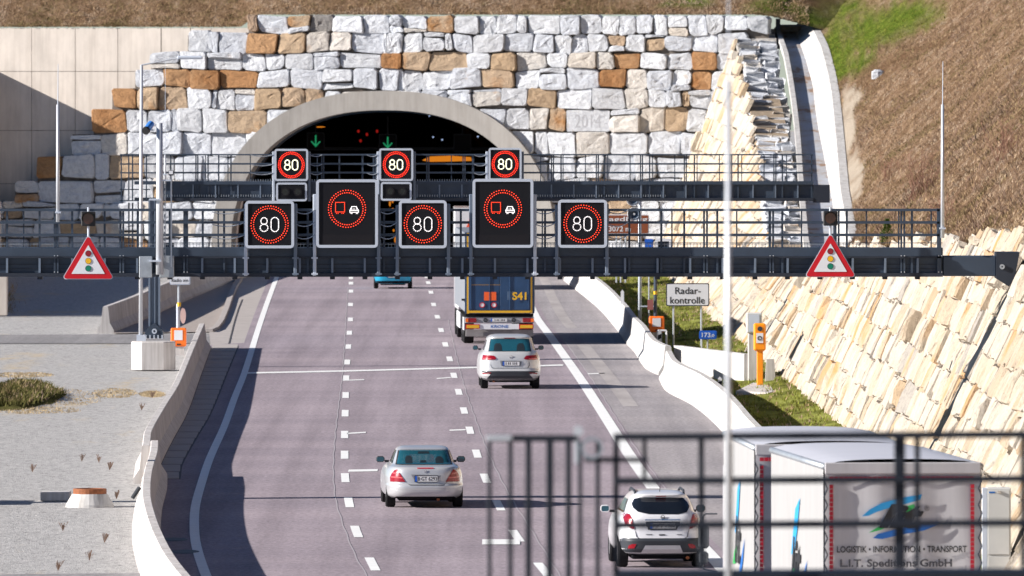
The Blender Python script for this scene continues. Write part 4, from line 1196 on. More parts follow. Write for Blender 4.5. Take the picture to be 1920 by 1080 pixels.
railing(gf, SF, 225, 1525, [290, 307.5, 324], fposts, [320, 390, 410, 433, 636, 680, 886, 1052, 1133, 1218, 1302, 1384, 1467, 1522], 371, 2.6)
railing(gf, SF, 290, 1525, [290, 307, 323.5], [], [300+42*k for k in range(29)], 341, 1.7, d=1.0)
display(515, 578, 279, 339, SF, 'smaller display with bright red ring and yellowish 80, leftmost on the far gantry', '80', GF, 1.45)
display(711, 775, 278, 339, SF, 'smaller display with bright red ring and yellowish 80, middle of the far gantry', '80', GF, 1.45)
display(916, 978, 277, 338, SF, 'smaller display with bright red ring and yellowish 80, rightmost on the far gantry', '80', GF, 1.45)
display(518, 576, 342, 377, SF, 'unlit twin lens signal box in white frame below the leftmost far 80 display', 'lane', 'twin lens boxes under the far displays')
display(714, 772, 341, 376, SF, 'unlit twin lens signal box in white frame below the middle far 80 display', 'lane', 'twin lens boxes under the far displays')
for x in (513, 580, 709, 777, 913, 980):
    mb = MB(); wb(mb, x-2.4, x+2.4, 284, 377, SF, -.12, .0, bev=.01); part('display_post', mb, m_frame if x in (513,709,913) else m_post, gf, world=True)
for (xa, xb) in ((470,512),(581,604),(688,708),(889,912)):
    for y in (290, 307.5, 324): cable('safety_chain', ((xa, y), (xb, y)), SF, .06, .014, m_galv, gf, d=-.12)
# its left column and end cage
YF = F/SF
mb = MB(); a = P(279, 610, 57); b = P(300, 375, 57)
YC = F/57
for (x0, x1) in ((278,281.5),(289,291),(296.5,300)):
    p, q = P(x0, 612, 57), P(x1, 374, 57); mb.box(p.x, q.x, YC, YC+.4, p.z, q.z)
p, q = P(281.5, 612, 57), P(296.5, 374, 57); mb.box(p.x, q.x, YC+.1, YC+.3, p.z, q.z)
part('column', mb, m_post, gf, world=True)
mb = MB(); mb.prism([(P(x,y,57).x, P(x,y,57).z) for x, y in ((271,634),(306,634),(305,620),(291,606),(287,606),(272,620))], YC-.12, YC+.6); part('column_foot', mb, m_steel, gf, world=True)
mb = MB(); c = P(289.5, 621, 57); mb.ring((c.x, c.z), .04, .085, YC-.15, YC-.122, 16)
for k in range(5): wb(mb, 272.5+k*7.6, 275+k*7.6, 628, 635, 57, -.2, -.125)
part('anchor_bolts', mb, m_frame, gf, world=True)
mb = MB()
for x in (228, 242, 249, 275): wb(mb, x-1.2, x+1.2, 291, 377, SF, -.3, -.26)
for y in (291, 355, 376): wb(mb, 225, 282, y-1, y+1, SF, -.3, -.26)
part('end_cage', mb, m_steel, gf, world=True)
# foundation block with octagonal outline
def octblock(x0, x1, y0, y1, s, name, label, m, depth=1.4):
    a = P(x0, y1, s); b = P(x1, y0, s); w = b.x-a.x; c = w*.25; d = depth; Y = a.y
    pts = [(0,c),(c,0),(w-c,0),(w,c),(w,d-c),(w-c,d),(c,d),(0,d-c)]
    mb = MB(); n = 8; z0, z1 = 0.0, b.z-a.z
    mb.add([(x, y, z0-.1) for x, y in pts] + [(x, y, z1-.03) for x, y in pts] + [(w/2+(x-w/2)*.97, d/2+(y-d/2)*.97, z1) for x, y in pts],
        [(i, (i+1) % n, n+(i+1) % n, n+i) for i in range(n)] + [(n+i, n+(i+1) % n, 2*n+(i+1) % n, 2*n+i) for i in range(n)] + [tuple(range(2*n, 3*n))])
    return single(name, mb, m, label, 'foundation', loc=(a.x, Y, max(a.z, 0)))
octblock(245, 327, 641, 688, 57.4, 'foundation_block', 'pale many sided concrete foundation block under the far gantry column on the gravel', m_conc_l)
# lighting mast with arm
lm = thing('lighting_mast', 'tall thin silver mast with slanting arm and flat lamp, left of the gantry column', 'mast', P(263.5, 640, 57.2), 0)
a, b = P(263.5, 640, 57.2), P(265.5, 122, 57.2)
mb = MB(); mb.tube(a, b, .068, .05, 12); part('mast', mb, m_pole, lm, world=True, smooth=True)
mb = MB(); mb.tube(b, P(332, 109, 57.2), .03, .025, 8); part('arm', mb, m_pole, lm, world=True)
mb = MB(); p, q = P(332, 111, 57.2), P(380, 106, 57.2); mb.box(p.x, q.x, p.y-.12, p.y+.12, p.z, q.z+.02, bev=.03); part('lamp_head', mb, m_frame, lm, world=True)
mb = MB(); wb(mb, 256, 273, 628, 640, 57.2, -.12, .2); part('foot_plate', mb, m_frame, lm, world=True)
# thick camera pole on the near gantry
cp = thing('camera_pole', 'thick silver pole with metal box foot standing on the near gantry at left', 'pole', P(293, 518, SN), 0)
mb = MB(); a, b = P(292.5, 519, 82), P(292.5, 232, 82); mb.tube((a.x, F/SN-.55, a.z), (b.x, F/SN-.55, b.z), .088, .07, 14); part('pole', mb, m_pole, cp, world=True, smooth=True)
mb = MB(); wb(mb, 262, 286, 480, 520, SN, -.45, -.2, bev=.01); wb(mb, 300, 327, 479, 520, SN, -.42, -.2, bev=.01); part('bracket_box', mb, m_galv, cp, world=True)
mb = MB(); wb(mb, 281, 304, 372, 375, SN, -.66, -.2); wb(mb, 281, 304, 487, 490, SN, -.66, -.2); wb(mb, 300, 322, 336, 339, SN, -.6, -.56); part('clamp', mb, m_frame, cp, world=True)
mb = MB(); 
for k in range(14): wb(mb, 309, 311, 346+k*11, 352+k*11, SN, -.5, -.46)
wb(mb, 308, 309, 340, 500, SN, -.5, -.46); wb(mb, 311, 312, 340, 500, SN, -.5, -.46); part('toothed_rail', mb, m_galv, cp, world=True)
mb = MB(); wb(mb, 321, 323.5, 322, 500, SN, -.5, -.46); part('conduit', mb, m_pole, cp, world=True)
vc = thing('surveillance_camera', 'blue and black round camera fixed to the top of the thick silver pole', 'camera', P(278, 240, SN))
c = P(277, 243, SN); c.y -= .7; mb = MB(); mb.tube(c, c+Vector((.09,.25,.13)), .085, .085, 14); part('body', mb, M('camera_blue', (.05,.22,.62), .3, coat=.5), vc, world=True, smooth=False)
mb = MB(); mb.tube(c+Vector((-.03,-.06,-.03)), c+Vector((-.002,-.001,-.001)), .092, .09, 14); part('hood', mb, m_blk, vc, world=True)
mb = MB(); p = P(289, 244, SN); mb.tube(c+Vector((.07,.12,.0)), (p.x, F/SN-.55, p.z), .02, n=6); part('arm', mb, m_frame, vc, world=True)
fl_ = thing('floodlight', 'small square lamp on a thin stalk right of the thick silver pole', 'lamp', P(322, 330, SN))
mb = MB(); c = P(322, 322, SN); mb.box(c.x-.06, c.x+.06, c.y-.6, c.y-.5, c.z-.08, c.z+.04, bev=.01); part('housing', mb, m_steel_d, fl_, world=True)
mb = MB(); mb.box(c.x-.045, c.x+.045, c.y-.612, c.y-.601, c.z-.05, c.z+.03); part('lens', mb, m_white, fl_, world=True)
# lightning rods
def rod(x, ymid, ytop, ybot, s, label, r=.045, d=-.12):
    t = thing('lightning_rod', label, 'lightning rod', P(x, ybot, s), 0, 'lightning rods on the gantries')
    a, b, c = P(x, ybot, s), P(x, ymid, s), P(x+.5, ytop, s)
    for v in (a, b, c): v.y += d
    mb = MB(); mb.tube(a, b, r, r*.8, 10); part('rod_tube', mb, m_pole, t, world=True, smooth=True)
    mb = MB(); mb.tube(b, c, r*.28, r*.16, 6); part('rod_tip', mb, m_frame, t, world=True)
    mb = MB(); e = P(x, ybot-18, s); e.y += d; mb.box(e.x-.07, e.x+.07, e.y-.06, e.y+.1, e.z-.02, e.z+.02); part('clamp', mb, m_frame, t, world=True)
rod(109, 196, 120, 416, SN, 'thin silver lightning rod on the near gantry at far left')
rod(1767, 196, 115, 446, SN, 'thin silver lightning rod at the right end of the near gantry before the hillside')
rod(310, 290, 112, 345, SF, 'slender white lightning rod beside the thick silver pole', .035, -.2)
# ladder-like cable bundles left of the pole
mb = MB()
for x in (242, 249, 262): wb(mb, x-1.4, x+1.4, 380, 468, SF, -.25, -.2)
part('cable_duct', mb, m_steel_d, gf, world=True)
# small signal housings seen behind the near railing
def smallbox(x0, x1, y0, y1, label):
    c = P((x0+x1)/2, y1, 79); r = thing('signal_box', label, 'signal box', c, 0, 'white framed boxes behind the near gantry')
    a = P(x0, y1, 79); b = P(x1, y0, 79)
    mb = MB(); mb.box(a.x+.02, b.x-.02, c.y+.02, c.y+.2, a.z, b.z-.02, bev=.03); part('housing', mb, m_steel_d, r, world=True)
    mb = MB(); frame_rr(mb, a.x, b.x, a.z, b.z, .07, .07, c.y-.02, c.y+.04); part('frame', mb, m_white, r, world=True)
smallbox(303, 332, 450, 475, 'white framed box peeking over the near deck right of the thick silver pole')
smallbox(1228, 1260, 447, 475, 'white framed box peeking over the near deck below the brown sign')
# warning triangles and flashing lamps
def triangle(xc, x0, x1, y0, y1, label, llabel, yl):
    c = P(xc, y1, SN+1); r = thing('warning_sign', label, 'warning sign', (c.x, c.y, c.z), 0, 'traffic light warning triangles')
    Y = F/SN - .5
    def tri(k, rad, n=5):
        A = [P(xc, y0, SN), P(x1, y1, SN), P(x0, y1, SN)]; cx = sum(p.x for p in A)/3; cz = sum(p.z for p in A)/3
        V = [Vector((cx+(p.x-cx)*k, 0, cz+(p.z-cz)*k)) for p in A]; out = []
        for i in range(3):
            p, q_, s_ = V[i-1], V[i], V[(i+1) % 3]; d1 = (p-q_).normalized(); d2 = (s_-q_).normalized(); L = rad/math.tan(math.acos(max(-1,min(1,d1.dot(d2))))/2)
            ctr = q_ + (d1+d2).normalized()*(rad/math.sin(math.acos(d1.dot(d2))/2))
            p1, p2 = q_+d1*L, q_+d2*L; a1 = math.atan2(p1.z-ctr.z, p1.x-ctr.x); a2 = math.atan2(p2.z-ctr.z, p2.x-ctr.x)
            da = (a2-a1+math.pi) % (2*math.pi)-math.pi
            for k_ in range(n+1): t = a1+da*k_/n; out.append((ctr.x+rad*math.cos(t), ctr.z+rad*math.sin(t)))
        return list(reversed(out))
    mb = MB(); mb.prism(tri(1.0, .055), Y+.01, Y+.05); part('back_plate', mb, m_frame, r, world=True)
    mb = MB(); mb.prism(tri(.955, .045), Y, Y+.006); part('red_border', mb, m_red, r, world=True)
    mb = MB(); mb.prism(tri(.635, .01), Y-.008, Y-.002); part('white_field', mb, m_white, r, world=True)
    for (dy, m_, nm) in ((474.5, m_dkred, 'red_dot'), (488.5, m_yel, 'amber_dot'), (502.5, m_grn, 'green_dot')):
        q_ = P(xc, dy-(523-y1), SN)
        mb = MB(); mb.disc((q_.x, q_.z), .072, Y-.0135, 20, .004); part('dot_outline', mb, m_blk, r, world=True)
        mb = MB(); mb.disc((q_.x, q_.z), .064, Y-.019, 20, .004); part(nm, mb, m_, r, world=True)
    mb = MB(); a = P(xc, y0+6, SN); b = P(xc, 388, SN); mb.tube((a.x, Y+.09, a.z-.9), (b.x, Y+.09, b.z), .028, n=8); part('pole', mb, m_frame, r, world=True)
    f = thing('flashing_lamp', llabel, 'warning lamp', P(xc, yl+14, SN), 0, 'flashing lamps above the warning triangles')
    q_ = P(xc, yl, SN)
    mb = MB(); mb.box(q_.x-.165, q_.x+.165, Y-.02, Y+.06, q_.z-.18, q_.z+.16, bev=.02); part('back_board', mb, m_blk, f, world=True)
    mb = MB(); n = 16; vs = []
    for yy, ra in ((Y-.02, .14), (Y-.22, .15)):
        vs += [(q_.x+ra*math.cos(2*math.pi*i/n), yy, q_.z+ra*math.sin(2*math.pi*i/n)) for i in range(n)]
    mb.add(vs, [(i, (i+1) % n, n+(i+1) % n, n+i) for i in range(0, n//2+1)]); part('hood', mb, m_blk, f, world=True)
    mb = MB(); mb.disc((q_.x, q_.z), .125, Y-.035, 20, .01); part('lens', mb, M('amber_lens', (.10,.035,.025), .2, coat=.4), f, world=True)
triangle(167, 117, 216, 438, 523, 'red bordered triangle with traffic light symbol on the left of the near gantry', 'dark flashing lamp above the left warning triangle', 409)
triangle(1556, 1507, 1605, 435, 519, 'red bordered triangle with traffic light symbol on the right of the near gantry', 'dark flashing lamp above the right warning triangle', 408)

# ---- blurred foreground gantry railing
SG = 277.0
fg = thing('gantry_railing', 'out of focus dark railing of a nearer gantry crossing the lower right of the view', 'railing', P(1500, 1080, SG))
def fgpart(name, x0, x1, y0, y1, m=m_rail_fg, d0=0, d1=.05, tilt=0):
    mb = MB(); wb(mb, x0, x1, y0, y1, SG, d0, d1, bev=.004)
    if tilt:
        X0 = P(x0, 0, SG).x
        mb.v = [(v[0], v[1], v[2]+tilt*(v[0]-X0)) for v in mb.v]
    return part(name, mb, m, fg, world=True)
fgpart('rail', 1152, 2060, 813, 826, tilt=.006); fgpart('rail', 1152, 2060, 896, 909, tilt=.006); fgpart('rail', 1152, 2060, 979, 992, tilt=.006)
fgpart('deck_beam', 1152, 2060, 1076, 1250, tilt=.004, d1=.6)
fgpart('post', 1678, 1698, 814, 1066, d0=.05, d1=.12); fgpart('baluster', 1716, 1726, 820, 1066, d0=.05, d1=.1); fgpart('baluster', 1310, 1321, 820, 1066, d0=.05, d1=.1)
fgpart('post', 1150, 1161, 814, 1250, d0=.05, d1=.1); fgpart('baluster', 1205, 1213, 820, 905, d0=.05, d1=.1); fgpart('baluster', 1366, 1374, 830, 1066, d0=.05, d1=.1); fgpart('baluster', 1915, 1925, 820, 1066, d0=.05, d1=.1)
fgpart('latch_arm', 1096, 1215, 858, 867); 
gate = thing('railing_gate', 'out of focus barred gate end of the nearer railing, left of the small white car', 'gate', P(1000, 1080, SG))
def gp(name, x0, x1, y0, y1, m=m_rail_fg, d0=0, d1=.05):
    mb = MB(); wb(mb, x0, x1, y0, y1, SG, d0, d1, bev=.004); return part(name, mb, m, gate, world=True)
gp('top_bar', 916, 1085, 816, 828)
for x, w in ((918,8),(957,9),(991,12),(1031,14),(1066,11),(1088,8),(1121,9)): gp('gate_bar', x-w/2, x+w/2, 828, 1250, m_rail_fg)
gp('handle_plate', 912, 960, 817, 826, m_pole, -.02, -.003)
c = P(1084, 808, SG); mb = MB(); mb.disc((c.x, c.z), .034, c.y-.06, 16, .05); part('cap', mb, m_pole, gate, world=True)
c = P(1110, 840, SG); mb = MB(); mb.ring((c.x, c.z), .055, .075, c.y-.05, c.y-.01, 20); part('latch_ring', mb, m_galv, gate, world=True)
gp('lock_tube', 1078, 1086, 815, 870, m_galv)
rod(1365, 150, -60, 1250, SG, 'blurred white lightning rod of the nearest gantry in front of everything', .022, -.1)

# ================================================================== vehicles
class CarShape:
    def __init__(s, sl, nexp=5.0): s.sl = sl; s.n = nexp     # slices: (z, yrear, yfront, halfwidth)
    def at(s, z):
        sl = s.sl
        if z <= sl[0][0]: return sl[0][1:]
        for a, b in zip(sl[:-1], sl[1:]):
            if a[0] <= z <= b[0]:
                t = (z-a[0])/(b[0]-a[0]) if b[0] > a[0] else 0; return tuple(a[k]+(b[k]-a[k])*t for k in (1,2,3))
        return sl[-1][1:]
    def yrear(s, x, z):
        yr, yf, w = s.at(z); h = (yf-yr)/2; u = min(.999, abs(x)/w); return (yr+yf)/2 - h*(1-u**s.n)**(1/s.n)
    def yfront(s, x, z):
        yr, yf, w = s.at(z); h = (yf-yr)/2; u = min(.999, abs(x)/w); return (yr+yf)/2 + h*(1-u**s.n)**(1/s.n)
    def side(s, y, z):
        yr, yf, w = s.at(z); h = (yf-yr)/2; u = min(.999, abs(y-(yr+yf)/2)/h); return w*(1-u**s.n)**(1/s.n)
    def body(s, sub=3):
        mb = MB(); zs = []
        for a, b in zip(s.sl[:-1], s.sl[1:]):
            k = max(1, min(sub, int((b[0]-a[0])/.04)+1)); zs += [a[0]+(b[0]-a[0])*i/k for i in range(k)]
        zs.append(s.sl[-1][0]); M_ = 64; rings = []
        for z in zs:
            yr, yf, w = s.at(z); h = (yf-yr)/2; c = (yr+yf)/2
            for i in range(M_):
                t = 2*math.pi*(i+.5)/M_; ct, st_ = math.cos(t), math.sin(t)
                mb.v.append((w*math.copysign(abs(ct)**(2/s.n), ct), c+h*math.copysign(abs(st_)**(2/s.n), st_), z))
        for k in range(len(zs)-1):
            for i in range(M_):
                j = (i+1) % M_; mb.f.append((k*M_+i, k*M_+j, (k+1)*M_+j, (k+1)*M_+i)); mb.mi.append(0)
        mb.f.append(tuple(range((len(zs)-1)*M_, len(zs)*M_))); mb.f.append(tuple(reversed(range(M_)))); mb.mi += [0, 0]
        return mb
def clip_half(poly, axis, val, keep_greater):
    out = []
    for i in range(len(poly)):
        a, b = poly[i], poly[(i+1) % len(poly)]; ia = (a[axis] >= val) == keep_greater; ib = (b[axis] >= val) == keep_greater
        if ia: out.append(a)
        if ia != ib:
            t = (val-a[axis])/(b[axis]-a[axis]); out.append((a[0]+(b[0]-a[0])*t, a[1]+(b[1]-a[1])*t))
    return out
def patch(shape, poly, off, th=.0, step=.03, mode='rear'):
    off += .004
    # fine patch of a polygon given in (x,z) (rear) or (y,z) (side) laid on the shape
    mb = MB(); xs = [p[0] for p in poly]; zs = [p[1] for p in poly]
    nx = max(1, int((max(xs)-min(xs))/step)+1); nz = max(1, int((max(zs)-min(zs))/step)+1)
    for i in range(nx):
        xa = min(xs)+(max(xs)-min(xs))*i/nx; xb = min(xs)+(max(xs)-min(xs))*(i+1)/nx
        p1 = clip_half(clip_half(poly, 0, xa, True), 0, xb, False)
        if len(p1) < 3: continue
        for j in range(nz):
            za = min(zs)+(max(zs)-min(zs))*j/nz; zb = min(zs)+(max(zs)-min(zs))*(j+1)/nz
            p2 = clip_half(clip_half(p1, 1, za, True), 1, zb, False)
            q2 = []
            for p in p2:
                if not q2 or math.dist(p, q2[-1]) > 1e-5: q2.append(p)
            if len(q2) > 2 and math.dist(q2[0], q2[-1]) < 1e-5: q2.pop()
            if len(q2) < 3: continue
            if mode == 'rear': vs = [(x, shape.yrear(x, z)-off, z) for x, z in q2]
            elif mode == 'front': vs = [(x, shape.yfront(x, z)+off, z) for x, z in q2]
            elif mode == 'left': vs = [(-shape.side(y, z)-off, y, z) for y, z in q2]
            else: vs = [(shape.side(y, z)+off, y, z) for y, z in q2]
            mb.add(vs, [tuple(range(len(vs)))])
    return mb
def mir(poly): return [(-x, z) for x, z in reversed(poly)]
def wheel(root, x, y, r, w, loc_name='wheel'):
    sx = 1 if x > 0 else -1
    wh = MB(); n = 24
    prof = [(r*.62, -w/2), (r*.93, -w/2), (r, -w/2+.03), (r, w/2-.03), (r*.93, w/2), (r*.62, w/2)]
    for pr, px in prof:
        wh.v += [(x+px, y+pr*math.cos(2*math.pi*i/n), r+pr*math.sin(2*math.pi*i/n)) for i in range(n)]
    for k in range(len(prof)-1):
        for i in range(n):
            j = (i+1) % n; wh.f.append((k*n+i, k*n+j, (k+1)*n+j, (k+1)*n+i)); wh.mi.append(0)
    wo = part('wheel', wh, m_rub, root, smooth=False)
    rm = MB(); xo = x + sx*(w/2-.03)
    rm.tube((xo-.02, y, r), (xo, y, r), r*.64, n=20); part('rim', rm, m_rim, wo)
    return wo
def make_car(name, label, cat, loc, rz, sh, paint, wheels, spec):
    root = thing(name, label, cat, loc, rz)
    part('body', sh.body(), paint, root, smooth=True)
    for nm, polys, m_, off in spec:
        for p in polys: part(nm, patch(sh, p, off), m_, root, smooth=False)
    for (x, y, r, w) in wheels: wheel(root, x, y, r, w)
    return root
def side_glass(sh, root, poly, m_=m_glass2):
    for md in ('left', 'right'): part('side_window', patch(sh, poly, .006, mode=md), m_, root)
def mirror_part(root, x, y, z, w=.20, h=.14, m_=m_plas):
    sx = 1 if x > 0 else -1
    mb = MB(); mb.box(x-w/2, x+w/2, y, y+.10, z-h/2, z+h/2, bev=.04); o = part('wing_mirror', mb, m_, root)
    mb = MB(); mb.prism(rrect(x-w/2+.02, x+w/2-.02, z-h/2+.02, z+h/2-.02, .03), y-.005, y-.001); part('mirror_glass', mb, m_glass, o)
    mb = MB(); mb.box(min(x-sx*w/2, x-sx*(w/2+.10)), max(x-sx*w/2, x-sx*(w/2+.10)), y+.04, y+.08, z-h/2, z-h/2+.05); part('mirror_arm', mb, m_blk, o)
def blurred_marks(o, cx, cz, y, w, h):      # characters too small to read in the photograph
    mb = MB()
    for k, (u, ww) in enumerate(((-.46,.09),(-.28,.10),(-.15,.10),(.06,.10),(.19,.10),(.32,.10))):
        mb.box(cx+u*w, cx+(u+ww*.55)*w, y-.001, y, cz-h/2, cz+h/2)
    part('plate_marks', mb, m_blk, o)['kind'] = 'stuff'
def plate(root, cx, cz, y, w, h, txt, gapx=0):
    mb = MB(); mb.prism(rrect(cx-w/2, cx+w/2, cz-h/2, cz+h/2, .012), y-.012, y); o = part('number_plate', mb, m_plate, root)
    mb = MB(); frame_rr(mb, cx-w/2-.01, cx+w/2+.01, cz-h/2-.01, cz+h/2+.01, .015, .012, y-.016, y-.002); part('plate_frame', mb, m_blk, o)
    mb = MB(); mb.prism([(cx-w/2+.002, cz-h/2+.003), (cx-w/2+.048, cz-h/2+.003), (cx-w/2+.048, cz+h/2-.003), (cx-w/2+.002, cz+h/2-.003)], y-.0155, y-.0125); part('euro_band', mb, m_blue, o)
    if txt: text('plate_lettering', txt, m_blk, o, cx+.024, cz, y-.014, w=w*.84, h=h*.66, fat=.012)
    else: blurred_marks(o, cx+.024, cz, y-.014, w*.8, h*.55)
    return o

# --- silver saloon
def zz(y): return (960-y)/590.0
def xx(x): return (x-742)/590.0
sedan = CarShape([(.22,.16,4.60,.80),(.28,.05,4.78,.885),(.36,.0,4.82,.905),(.50,-.01,4.82,.912),(.53,.0,4.82,.912),(.545,.055,4.82,.912),(.60,.065,4.80,.91),(.72,.07,4.72,.895),(.82,.08,4.55,.865),(.885,.10,4.3,.835),(.925,.14,3.9,.80),(.945,.22,3.75,.775),(.965,.62,3.62,.735),(1.0,.80,3.5,.71),(1.10,.97,3.26,.675),(1.20,1.14,3.0,.64),(1.29,1.32,2.72,.60),(1.335,1.5,2.55,.565),(1.365,1.75,2.3,.48),(1.375,2.0,2.1,.3)])
tl = [(-.795,.60),(-.80,.69),(-.765,.78),(-.70,.865),(-.64,.885),(-.585,.80),(-.46,.605)]
win = [(-.625,.985),(.625,.985),(.545,1.285),(-.545,1.285)]
sx_ = (799-960)/81.6
spec = [('rear_window_seal', [[(-.655,.972),(.655,.972),(.575,1.30),(-.575,1.30)]], m_blk, .006),
 ('rear_window', [win], m_glass, .012),
 ('tail_light', [tl, mir(tl)], m_tail, .012),
 ('plate_recess', [[(-.33,.77),(.37,.75),(.25,.60),(-.22,.60)]], M('recess_silver', (.27,.27,.29), .4, .3), .004),
 ('boot_line', [[(-.46,.60),(-.45,.60),(-.36,.53),(.42,.53),(.50,.60),(.49,.60),(.415,.54),(-.355,.54)]], m_under, .004),
 ('bumper_line', [[(-.80,.432),(.80,.432),(.80,.440),(-.80,.440)]], m_grey_box, .003),
 ('rear_diffuser', [[(-.72,.22),(.72,.22),(.66,.262),(-.66,.262)]], m_under, .006),
 ('high_brake_light', [[(-.19,.905),(.19,.905),(.185,.925),(-.185,.925)]], m_strap, .012)]
car1 = make_car('silver_saloon_car', 'silver saloon car with red triangular tail lights in the middle lane, nearest the centre', 'car', (sx_, F/82.2-.1, 0), R(2.6), sedan, m_silver,
   [(-.77,.95,.32,.22),(.77,.95,.32,.22),(-.77,3.85,.32,.22),(.77,3.85,.32,.22)], spec)
for o in list(car1.children):
    if o.name.startswith('tail_light'):
        sgn = -1 if o.data.vertices[0].co.x < 0 else 1
        pl = [(sgn*-.0+sgn*.775,.70),(sgn*.52,.685),(sgn*.54,.70),(sgn*.77,.725)]
        if sgn < 0: pl = [(x, z) for x, z in pl]
        part('light_band', patch(sedan, [(sgn*.775,.695),(sgn*.51,.68),(sgn*.53,.705),(sgn*.775,.722)], .016), m_tail2, o)
        part('reverse_light', patch(sedan, [(sgn*.74,.79),(sgn*.60,.775),(sgn*.62,.80),(sgn*.735,.815)], .016), m_tail2, o)
plate(car1, .02, .672, sedan.yrear(0,.672)-.006, .52, .135, 'B·GT 6293')
side_glass(sedan, car1, [(1.35,.99),(3.3,.99),(2.9,1.27),(1.65,1.27)])
mirror_part(car1, -.93, 2.95, 1.02); mirror_part(car1, .93, 2.95, 1.02)
mb = MB(); mb.ring((.0,.845), .028, .036, sedan.yrear(0,.845)-.016, sedan.yrear(0,.845)-.006, 16)
mb.box(-.003,.003, sedan.yrear(0,.845)-.016, sedan.yrear(0,.845)-.008, .845,.878); mb.tube((0, sedan.yrear(0,.845)-.012,.845), (-.026, sedan.yrear(0,.845)-.012,.83), .003, n=4); mb.tube((0, sedan.yrear(0,.845)-.012,.845), (.026, sedan.yrear(0,.845)-.012,.83), .003, n=4)
part('round_emblem', mb, m_chrome, car1)
def glass_shapes(root, sh, items, off=.016):
    for p in items: part('seat_shape', patch(sh, p, off), m_seat, root, label='headrest seen dimly through the rear window')
glass_shapes(car1, sedan, [[(-.43,.99),(-.27,.99),(-.27,1.12),(-.31,1.17),(-.39,1.17),(-.43,1.12)], [(.26,.99),(.44,.99),(.44,1.10),(.39,1.15),(.31,1.15),(.26,1.10)], [(-.10,1.0),(.06,1.0),(.04,1.07),(-.08,1.07)], [(-.14,1.21),(.14,1.21),(.12,1.26),(-.12,1.26)]])
def under(root, w, y0, y1, z0, z1, ex=None):
    mb = MB(); mb.box(-w, w, y0, y1, z0, z1, bev=.03); part('underbody', mb, m_under, root)
    if ex:
        mb = MB(); mb.tube((ex, y0-.12, z0+.03), (ex, y0+.3, z0+.03), .035, n=10); part('exhaust', mb, m_rust, root)
under(car1, .62, .35, 4.2, .16, .30, .3)

# --- silver SUV
suv = CarShape([(.25,.25,4.5,.80),(.30,.10,4.68,.90),(.40,.02,4.76,.955),(.54,.0,4.78,.965),(.575,.01,4.78,.967),(.60,.05,4.77,.967),(.80,.07,4.72,.955),(.95,.09,4.62,.93),(1.05,.13,4.3,.89),(1.12,.18,3.7,.85),(1.17,.26,3.5,.80),(1.30,.40,3.2,.755),(1.45,.57,2.95,.715),(1.54,.62,2.78,.69),(1.575,.58,2.6,.66),(1.62,.75,2.4,.60),(1.655,1.0,2.1,.45),(1.665,1.3,1.8,.3)], 6)
tl2 = [(-.865,.895),(-.83,1.045),(-.50,1.03),(-.42,.945),(-.47,.905)]
sx2 = (956.5-960)/61.0
spec = [('black_bumper', [[(-.90,.33),(-.86,.555),(.86,.555),(.92,.33),(.66,.26),(-.62,.26)]], m_plas, .005),
 ('silver_skirt_corner', [[(-.93,.55),(-.60,.45),(-.72,.32),(-.90,.34)], mir([(-.93,.55),(-.60,.45),(-.72,.32),(-.90,.34)])], m_silver2, .012),
 ('rear_reflector', [[(-.86,.49),(-.58,.51),(-.60,.485),(-.84,.455)], mir([(-.86,.49),(-.58,.51),(-.60,.485),(-.84,.455)])], m_tail, .018),
 ('rear_window_seal', [[(-.665,1.155),(.665,1.155),(.60,1.535),(-.60,1.535)]], m_blk, .006),
 ('rear_window', [[(-.64,1.17),(.64,1.17),(.58,1.52),(-.58,1.52)]], m_glass, .012),
 ('tail_light', [tl2, mir(tl2)], m_tail, .012),
 ('tailgate_line', [[(-.60,.84),(-.61,.74),(-.55,.64),(.55,.64),(.61,.74),(.60,.84),(.59,.74),(.54,.65),(-.54,.65),(-.60,.74)]], m_plas, .004),
 ('plate_recess', [[(-.31,.87),(.37,.87),(.33,.71),(-.27,.71)]], M('recess_grey', (.22,.23,.25), .4, .2), .005),
 ('spoiler_brake_light', [[(-.19,1.545),(.19,1.545),(.15,1.565),(-.15,1.565)]], m_strap, .012)]
car2 = make_car('silver_suv', 'light silver off-road estate car with black lower bumper driving behind the blue lorry', 'car', (sx2, F/60.9-.1, 0), R(1.2), suv, m_silver2,
   [(-.78,.85,.37,.23),(.80,.85,.37,.23),(-.78,3.75,.37,.23),(.80,3.75,.37,.23)], spec)
plate(car2, .03, .785, suv.yrear(0,.785)-.008, .52, .13, None)
for o in list(car2.children):
    if o.name.startswith('tail_light'):
        sgn = -1 if o.data.vertices[0].co.x < 0 else 1
        part('reverse_light', patch(suv, [(sgn*.84,.915),(sgn*.58,.91),(sgn*.57,.94),(sgn*.83,.95)], .016), m_tail2, o)
side_glass(suv, car2, [(.95,1.18),(3.2,1.18),(2.8,1.48),(1.0,1.48)])
mirror_part(car2, -1.02, 2.95, 1.20, .17, .14); mirror_part(car2, 1.02, 2.95, 1.20, .17, .14)
c_y = suv.yrear(0,.985)
mb = MB(); mb.ring((.03,.985), .042, .054, c_y-.018, c_y-.006, 20)
for sgn in (-1, 1):
    mb.tube((.03+sgn*.036, c_y-.012, 1.012), (.03+sgn*.012, c_y-.012, .95), .004, n=4); mb.tube((.03+sgn*.012, c_y-.012, .95), (.03, c_y-.012, .985), .004, n=4)
part('round_emblem', mb, m_chrome, car2)
glass_shapes(car2, suv, [[(-.5,1.18),(-.24,1.18),(-.26,1.34),(-.31,1.40),(-.43,1.40),(-.48,1.34)], [(.20,1.18),(.46,1.18),(.44,1.34),(.40,1.40),(.28,1.40),(.22,1.34)]])
under(car2, .66, .35, 4.2, .20, .34, -.5)

